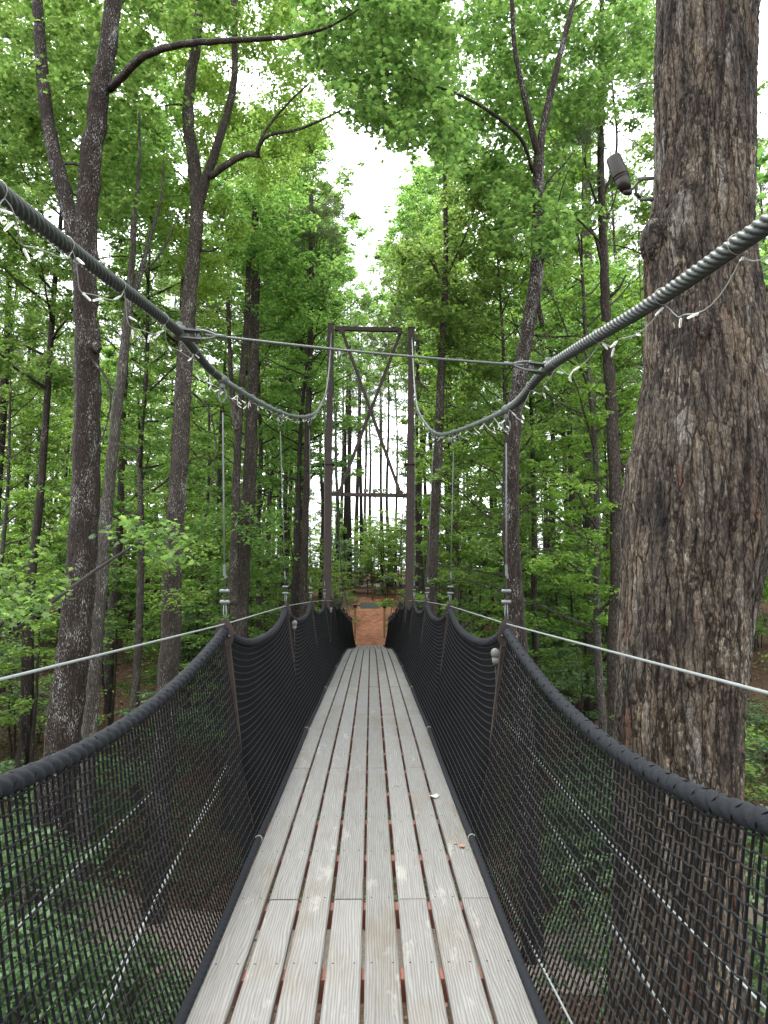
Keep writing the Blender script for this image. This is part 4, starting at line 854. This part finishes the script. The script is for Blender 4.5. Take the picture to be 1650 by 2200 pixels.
for k in range(1, len(PY)):
    for s in (-1, 1):
        y = PY[k]; z = DZ(y) + TOPH; x = XC + RW[s]; foot = np.array((XC + s * (HW + .085), y + .02, DZ(y) - .12))
        mb = MB().bar(foot, (x, y + .02, z - .15), .062, .045, up=(0, 1, 0)); po = bb(mb, "side_post", M_steelr)
        pm = MB(); plate(pm, (x, y - .012, z), s); off(pm, (XC, 0, 0)).build("eye_plate", M_steel, po)
        bm_ = MB(); [bm_.lathe((x + q * .034, y - .035, z - .108), (x + q * .034, y - .0175, z - .108), [(0, .006), (1, .006)], 8) for q in (-1, 1)]; off(bm_, (XC, 0, 0)).build("bolt", M_galv, po)
        ct = cable_at(s, y); up_ = ct - np.array((x, y, z)); L = np.linalg.norm(up_); up_ = up_ / L if L > 0 else up_
        if L < .35: continue
        a = np.array((x, y, z - .02)); b = ct - up_ * .03; far = k > 4
        e = empty("suspender", (x - XC, y, z)); e.parent = bridge; o0 = (x, y, z)
        off(MB().tube([a + up_ * .12, b - up_ * min(.2, L * .3)], .0042 if far else .0052, 6), o0).build("wire", M_galvd, e)
        lo = MB(); t = np.linspace(0, 1, 9)
        for q in (-1, 1): lo.tube([a + (q * .004, 0, -.004), a + up_ * .05 + (q * .009, 0, 0), a + up_ * .14 + (q * .006, 0, 0)], .0045, 6)
        off(lo, o0).build("thimble", M_galv, e)
        for h in (.125, .195):
            if h + .1 > L: continue
            cm_ = MB(); c = a + up_ * h; cm_.lathe(c - (.032, 0, 0), c + (.032, 0, 0), [(0, .008), (.12, .013), (.3, .0135), (.5, .010), (.7, .0135), (.88, .013), (1, .008)], 10); cm_.lathe(c - (0, 0, .011), c + (0, 0, .011), [(0, .012), (1, .012)], 8); off(cm_, o0).build("wire_clip", M_galv, e)
        if L > 1:
            cm_ = MB().box(a + up_ * .33, (.015, .015, .075)); cm_.box(a + up_ * .29 + (.007, 0, 0), (.012, .014, .03)); off(cm_, o0).build("ferrule", M_cable2, e)
            # top: collar on the cable, eye, hook
            cm_ = MB(); tdir = cable_at(s, y + .1 if k != 4 else y - .1) - ct; tdir /= np.linalg.norm(tdir); cm_.lathe(ct - tdir * .035, ct + tdir * .035, [(0, .029), (.2, .032), (.8, .032), (1, .029)], 14); cm_.box(ct - up_ * .045, (.02, .05, .04)); off(cm_, o0).build("cable_clamp", M_galvd, e)
            t = np.linspace(0, 2 * math.pi, 17); c = ct - up_ * .115; off(MB().tube(np.stack([c[0] + .024 * np.sin(t) * (1 - .25 * np.cos(t) * -1), np.full(17, c[1]), c[2] + .046 * np.cos(t)], 1), .006, 7, False), o0).build("eye_hook", M_galvd, e)
# cross cable between the main cables near the camera
A, B = CAB[-1][np.argmin(abs(CAB[-1][:, 1] - 3.35))], CAB[1][np.argmin(abs(CAB[1][:, 1] - 3.45))]
A = P(385, 714, 3.35); B = P(1178, 790, 3.45); dd = (B - A) / np.linalg.norm(B - A)
t = np.linspace(0, 1, 60)[:, None]; c = A + dd * .13 + (B - A - dd * .26) * t - np.array((0, 0, .012)) * np.sin(t * math.pi); c = resample(c, .006); arc = np.arange(len(c)) * .006
cr = bb(MB().tube(c, .0068, 12, True, prof=lambda i_, th: .86 + .18 * np.abs(np.sin(2 * th - arc[i_] / .018 * math.pi))), "cross_cable", M_galvd)
for (q, sg) in ((A, 1), (B, -1)):
    mb = MB(); d = dd * sg; tan_ = np.cross(d, (0, 0, 1)); tan_ /= np.linalg.norm(tan_)
    for zz_ in (-.030, .012): mb.box(q + d * .045 + np.array((0, 0, zz_)), (.13, .052, .008), rot=np.stack([d, np.cross((0, 0, 1), d), (0, 0, 1)], 1))
    mb.lathe(q + d * .0 - (0, 0, .0) + (0, 0, .028), q + (0, 0, .052), [(0, .017), (1, .017)], 6); mb.lathe(q + d * .095 - (0, 0, .045), q + d * .095 + (0, 0, .03), [(0, .009), (1, .009)], 10)
    mb.lathe(q - d * .004 - (0, 0, .034) * 1 if False else q - np.array((0, 0, .030)), q + np.array((0, 0, .030)), [(0, .031), (1, .031)], 14)
    off(mb, (XC, 0, 0)).build("clevis", M_galvd, cr)
    t = np.linspace(0, 2 * math.pi, 25); cc_ = q + d * .135; tip = .055
    lo = np.stack([cc_ + d * (tip * math.cos(a_)) + np.array((0, 0, .020 * math.sin(a_) * (1 + .55 * -math.cos(a_)))) for a_ in t]); off(MB().tube(lo, .0062, 8, False), (XC, 0, 0)).build("thimble", M_galv, cr)
    off(MB().tube([cc_ + d * .05, cc_ + d * .10], .0105, 10), (XC, 0, 0)).build("ferrule", M_galvd, cr)

# steel tower
YT = 16.5; tw = empty("steel_tower", (XC, YT, h1(XC, YT)), "tall brown steel cable tower with an X brace straddling the footbridge", "tower"); o0 = np.array((XC, YT, h1(XC, YT)))
def tb(mb, n, m, parent=None): return off(mb, o0).build(n, m, parent or tw)
for (xt, xm, xb, yt_) in ((711, 706, 702, 698), (884, 882, 879, 706)):
    top_ = P(xt, yt_, YT); mid = P(xm, 998, YT); bot = P(xb, 1300, YT); d = (bot - mid) / abs(bot[2] - mid[2]); gz_ = o0[2] - .2; foot = bot + d * (bot[2] - gz_)
    lg = tb(MB().bar(mid, top_, .15, .15, up=(0, 1, 0)), "leg", M_steel); tb(MB().bar(foot, mid + (0, 0, -.01), .185, .185, up=(0, 1, 0)), "leg", M_steel)
    tb(MB().box(mid, (.29, .27, .03)), "flange", M_steel, lg); tb(MB().box(top_ + (0, 0, .012), (.17, .17, .02)), "cap_plate", M_steel, lg)
tb(MB().bar(P(719, 706, YT), P(864, 709, YT), .09, .10), "top_beam", M_steel)
tb(MB().bar(P(713, 1062, YT), P(874, 1065, YT), .09, .085), "lower_beam", M_steel)
tb(MB().bar(P(735, 712, YT - .03), P(860, 1060, YT - .03), .075, .05, up=(0, 1, 0)), "brace", M_steel); tb(MB().bar(P(861, 714, YT + .06), P(728, 1060, YT + .06), .075, .05, up=(0, 1, 0)), "brace", M_steel)
for (a_, b_) in ((735, 714), (858, 714), (730, 1060), (859, 1060), (796, 888)):
    c = P(a_, b_, YT); gp = MB().box(c + (0, -.07, 0), (.15, .012, .14))
    for q in (-.06, .06): gp.lathe(c + (q, -.095, 0), c + (q, -.07, 0), [(0, .014), (1, .014)], 6)
    tb(gp, "gusset_plate", M_steel)
for px_ in (786, 805):
    c = P(px_, 1054, YT - .02); fo = empty("floodlight", c, "small floodlight on the tower's lower beam, " + ("left one of the pair" if px_ < 790 else "right one of the pair"), "floodlight", "floodlights on the tower")
    MB().box((0, 0, .0), (.13, .06, .07), bevel=.012).build("housing", M_lampb, fo); MB().box((0, 0, -.048), (.03, .03, .032)).build("bracket", M_lampb, fo); MB().box((0, -.033, 0), (.10, .004, .05)).build("lens", M_stone, fo)

# string lights hanging along both main cables and up the tower
for s in (-1, 1):
    c = CAB[s]; c = resample(c[c[:, 1] < 16.2], .01); rs = np.random.default_rng(40 + s); arc = np.arange(len(c)) * .01; root = c[0].copy()
    e = empty("string_light", root, ("left" if s < 0 else "right") + " string of clear mini bulbs on white wire tied under the main cable", "string lights", "string lights on the main cables")
    ties = [0]; 
    while ties[-1] < arc[-1] - .5: ties.append(ties[-1] + rs.uniform(.42, .62))
    tot = len(c); z = np.zeros(tot); xo = np.zeros(tot)
    for a, b in zip(ties[:-1], ties[1:]):
        m = (arc >= a) & (arc <= b); u = (arc[m] - a) / (b - a); dep = rs.uniform(.05, .10) if a < 5 else rs.uniform(.02, .06)
        z[m] = -.028 - dep * np.sin(u * math.pi) + .012 * np.sin(u * 11 + a); xo[m] = .02 * np.sin(u * 7 + a)
    w_ = c.copy(); w_[:, 2] += z; w_[:, 0] += xo; off(MB().tube(w_[::3], .0019, 5), root).build("wire", M_wirew, e)
    bm_ = MB(); i_ = 5; nb = 0
    while i_ < tot - 5:
        p = w_[i_]; a = rs.uniform(0, 6.28); dirn = np.array((math.cos(a) * .8, .5 * math.sin(a), -rs.uniform(.1, .9))); dirn /= np.linalg.norm(dirn); L_b = .036
        q = p + dirn * .008; m = MB().lathe(q, q + dirn * L_b, [(0, .0025), (.15, .0044), (.85, .004), (1, .0025)], 8)
        if nb < 100: off(m, root).build("bulb", M_glass, e)
        i_ += int(rs.uniform(11, 17)) if nb < 36 else int(rs.uniform(18, 40)); nb += 1
    tm_ = MB()
    for t_ in ties[1:]:
        i2 = min(int(t_ / .01), tot - 2); p = c[i2]; d = c[i2 + 1] - c[i2]; d /= np.linalg.norm(d); u = np.cross(d, (0, 0, 1)); u /= np.linalg.norm(u); v = np.cross(u, d); t = np.linspace(0, 2 * math.pi, 15)
        off(MB().tube([p + .028 * (math.cos(q) * u + math.sin(q) * v) for q in t], .0011, 4, False), root).build("zip_tie", M_wirew, e)

# small grey lamps tied to the net posts
for (k, s, px_, py_) in ((1, 1, 1064, 1402), (2, -1, 633, 1338), (4, -1, 711, 1308)):
    c = P(px_, py_, PY[k] - .05 if k < 4 else PY[k]); sc2 = 1.0
    e = empty("net_lamp", c, {1: "grey bullet shaped lamp tied inside the nearest right eye plate post", 2: "grey lamp tied to the net under the second left eye plate", 4: "tiny pale lamp tied to the net in front of the left tower leg"}[k], "lamp", "lamps tied to the netting")
    MB().lathe((0, 0, .028), (0, 0, -.03), [(0, .006), (.15, .022), (.45, .029), (.8, .026), (1, .018)], 14).build("cap", M_stone, e)
    MB().lathe((0, 0, -.031), (0, 0, -.075), [(0, .022), (.6, .021), (1, .012)], 12).build("body", M_stone, e)
    MB().tube([(0, 0, -.07), (.004, 0, -.3), (-.002, 0, -.75)], .004, 5).build("wire", M_bd, e)

# spotlight on the oak
c0 = P(1317, 338, 4.85); c1 = P(1345, 408, 4.85); ax = (c1 - c0); d = ax / np.linalg.norm(ax)
e = empty("spotlight", c1, "bronze bullet spotlight on a bracket fixed to the great oak's trunk", "spotlight"); o1 = c1
def eb(mb, n, m, p=None): return off(mb, o1).build(n, m, p or e)
hs_ = eb(MB().lathe(c0, c1, [(0, .052), (.02, .056), (.55, .062), (.60, .062), (.605, .058), (.625, .058), (.63, .0615), (.66, .061), (.665, .057), (.685, .057), (.69, .060), (.85, .050), (1, .038)], 28), "housing", M_lampb)
eb(MB().lathe(c0 - d * .001, c0 - d * .003, [(0, .047), (1, .047)], 24), "lens", M_stone, hs_)
kb = c1 + d * .02; eb(MB().lathe(kb - (.03, 0, 0), kb + (.035, 0, 0), [(0, .018), (.3, .024), (.7, .024), (1, .018)], 14), "knuckle", M_lampb)
j1 = P(1368, 400, 4.85); j2 = P(1375, 425, 4.85)
eb(MB().tube([kb, P(1358, 406, 4.85), j1], .011, 8).tube([P(1362, 402, 4.85), P(1364, 400, 4.85), P(1374, 388, 4.85)], .009, 8).tube([j1, P(1366, 415, 4.85), j2], .012, 8), "bracket", M_lampb)
eb(MB().lathe(P(1372, 385, 4.85), P(1402, 383, 4.95), [(0, .010), (.05, .0155), (1, .0155)], 12), "mount_pipe", M_galvd); eb(MB().lathe(P(1376, 428, 4.85), P(1402, 428, 4.95), [(0, .010), (.05, .0155), (1, .0155)], 12), "mount_pipe", M_galvd)
eb(MB().tube(PP([(1369, 424, 4.85), (1371, 500, 4.78), (1374, 580, 4.72), (1378, 680, 4.72), (1380, 760, 4.72)]), .0035, 6), "power_wire", M_bd)

# timber gate frame with a sign board at the far end
YG = 37.5; e = empty("gate_frame", (XC, YG, h1(XC, YG)), "timber gate frame with a crossbar and grey-green board at the bridge's far end", "gate"); o2 = np.array((XC, YG, h1(XC, YG)))
def gb(mb, n, m): return off(mb, o2).build(n, m, e)
for px_ in (763, 826):
    t_ = P(px_, 1304, YG); b_ = t_.copy(); b_[2] = h1(t_[0], YG) - .2; gb(MB().bar(b_, t_, .12, .12, up=(0, 1, 0)), "post", M_woodtan); gb(MB().box(t_ + (0, -.01, .02), (.19, .16, .16)), "bracket", M_bd)
gb(MB().bar(P(748, 1300.5, YG), P(842, 1302, YG), .16, .09), "crossbar", M_woodgrey); gb(MB().box(P(795, 1301, YG - .12), (1.05, .03, .34)), "sign_board", M_sign)

# split rail fences on the hillside
def rail_fence(name, pts, label, hh=1.15):
    r0 = np.array((pts[0][0], pts[0][1], h1(*pts[0]))); e = empty(name, r0, label, "fence"); P3 = []
    c = catmull(np.array(pts, float), 6); c = resample(c, 2.4)
    for x, y in c: z = h1(x, y); P3.append(np.array((x, y, z))); off(MB().box((x, y, z + hh / 2 - .1), (.13, .13, hh + .2)), r0).build("post", M_woodgrey, e)
    for a, b in zip(P3[:-1], P3[1:]):
        for h in (.45, .95): off(MB().bar(a + (0, -.08, h), b + (0, -.08, h), .05, .11), r0).build("rail", M_woodgrey, e)
rail_fence("rail_fence", [(-9.5, 49), (-5.5, 50), (-1.5, 50.5), (2.5, 51.5)], "brown split-rail timber fence on the clay slope left of the gate frame")
rail_fence("rail_fence", [(4.5, 54), (8, 58), (13, 62)], "brown split-rail timber fence climbing the slope right of the gate frame")
MBo = MB().box((0, 0, .9), (1.0, .3, .7)); MBo.box((0, 0, .5), (.1, .1, 1.2)); 
for (x, y, nm) in ((-5.9, 62, "left"), (-3.6, 63, "right")):
    e = empty("orange_sign", (x, y, h1(x, y)), f"small orange board beyond the rail fence, {nm}most of the two", "sign", "orange boards beyond the fence"); MB().box((0, 0, 1.0), (1.0, .05, .6)).build("panel", M_orange, e); MB().box((0, .06, .5), (.08, .06, 1.1)).build("post", M_woodgrey, e)

# fallen leaves on the planks
def fallen(px_, py_, Y, m, size, lab, grp=None, rz=0):
    c = P(px_, py_, Y); k = 1.54 / (1.54 - c[2]) ; c = P(px_, py_, Y * k); c[2] = DZ(c[1]) + .006
    for _ in range(3):
        t_ = (EYE - c[2]) / (EYE - P(px_, py_, c[1])[2]); q = P(px_, py_, c[1] * t_); c = np.array((q[0], q[1], DZ(q[1]) + .006))
    mb = MB(); sh = SH['maple'] * size; v = sh.copy(); v[:, 2] = np.abs(v[:, 0]) * .35 + .002; n = len(v); v2 = v - (0, 0, .0012)
    a, b = math.cos(rz), math.sin(rz); rm = np.array(((a, -b, 0), (b, a, 0), (0, 0, 1))); f1 = np.array([list(range(n))]); fs = np.array([[i, (i + 1) % n, n + (i + 1) % n, n + i] for i in range(n)])
    mb.add(np.vstack([v, v2]) @ rm.T, [f1, np.array([list(range(2 * n - 1, n - 1, -1))]), fs]); o = mb.build("fallen_leaf", m); o.location = tuple(c); tag(o, lab, "leaf", grp)
M_fl = plain("leaf_pale", (.42, .45, .33), .7, 0, .2, 40); M_fb = plain("leaf_brown", (.30, .12, .05), .7, 0, .3, 40)
fallen(932, 1712, 5, M_fl, .085, "pale green fallen leaf on the right-hand deck board", None, .5)
fallen(992, 1819, 4, M_fb, .045, "larger rust-brown curled leaf on the right-hand deck board", None, 1.2)
fallen(978, 1812, 4, M_fb, .028, "smaller rust-brown curled leaf beside the larger one on the right-hand board", None, 2.2)
fallen(853, 1687, 5, M_fb, .03, "small brown leaf lying near the deck's centre boards", None, 2.2)
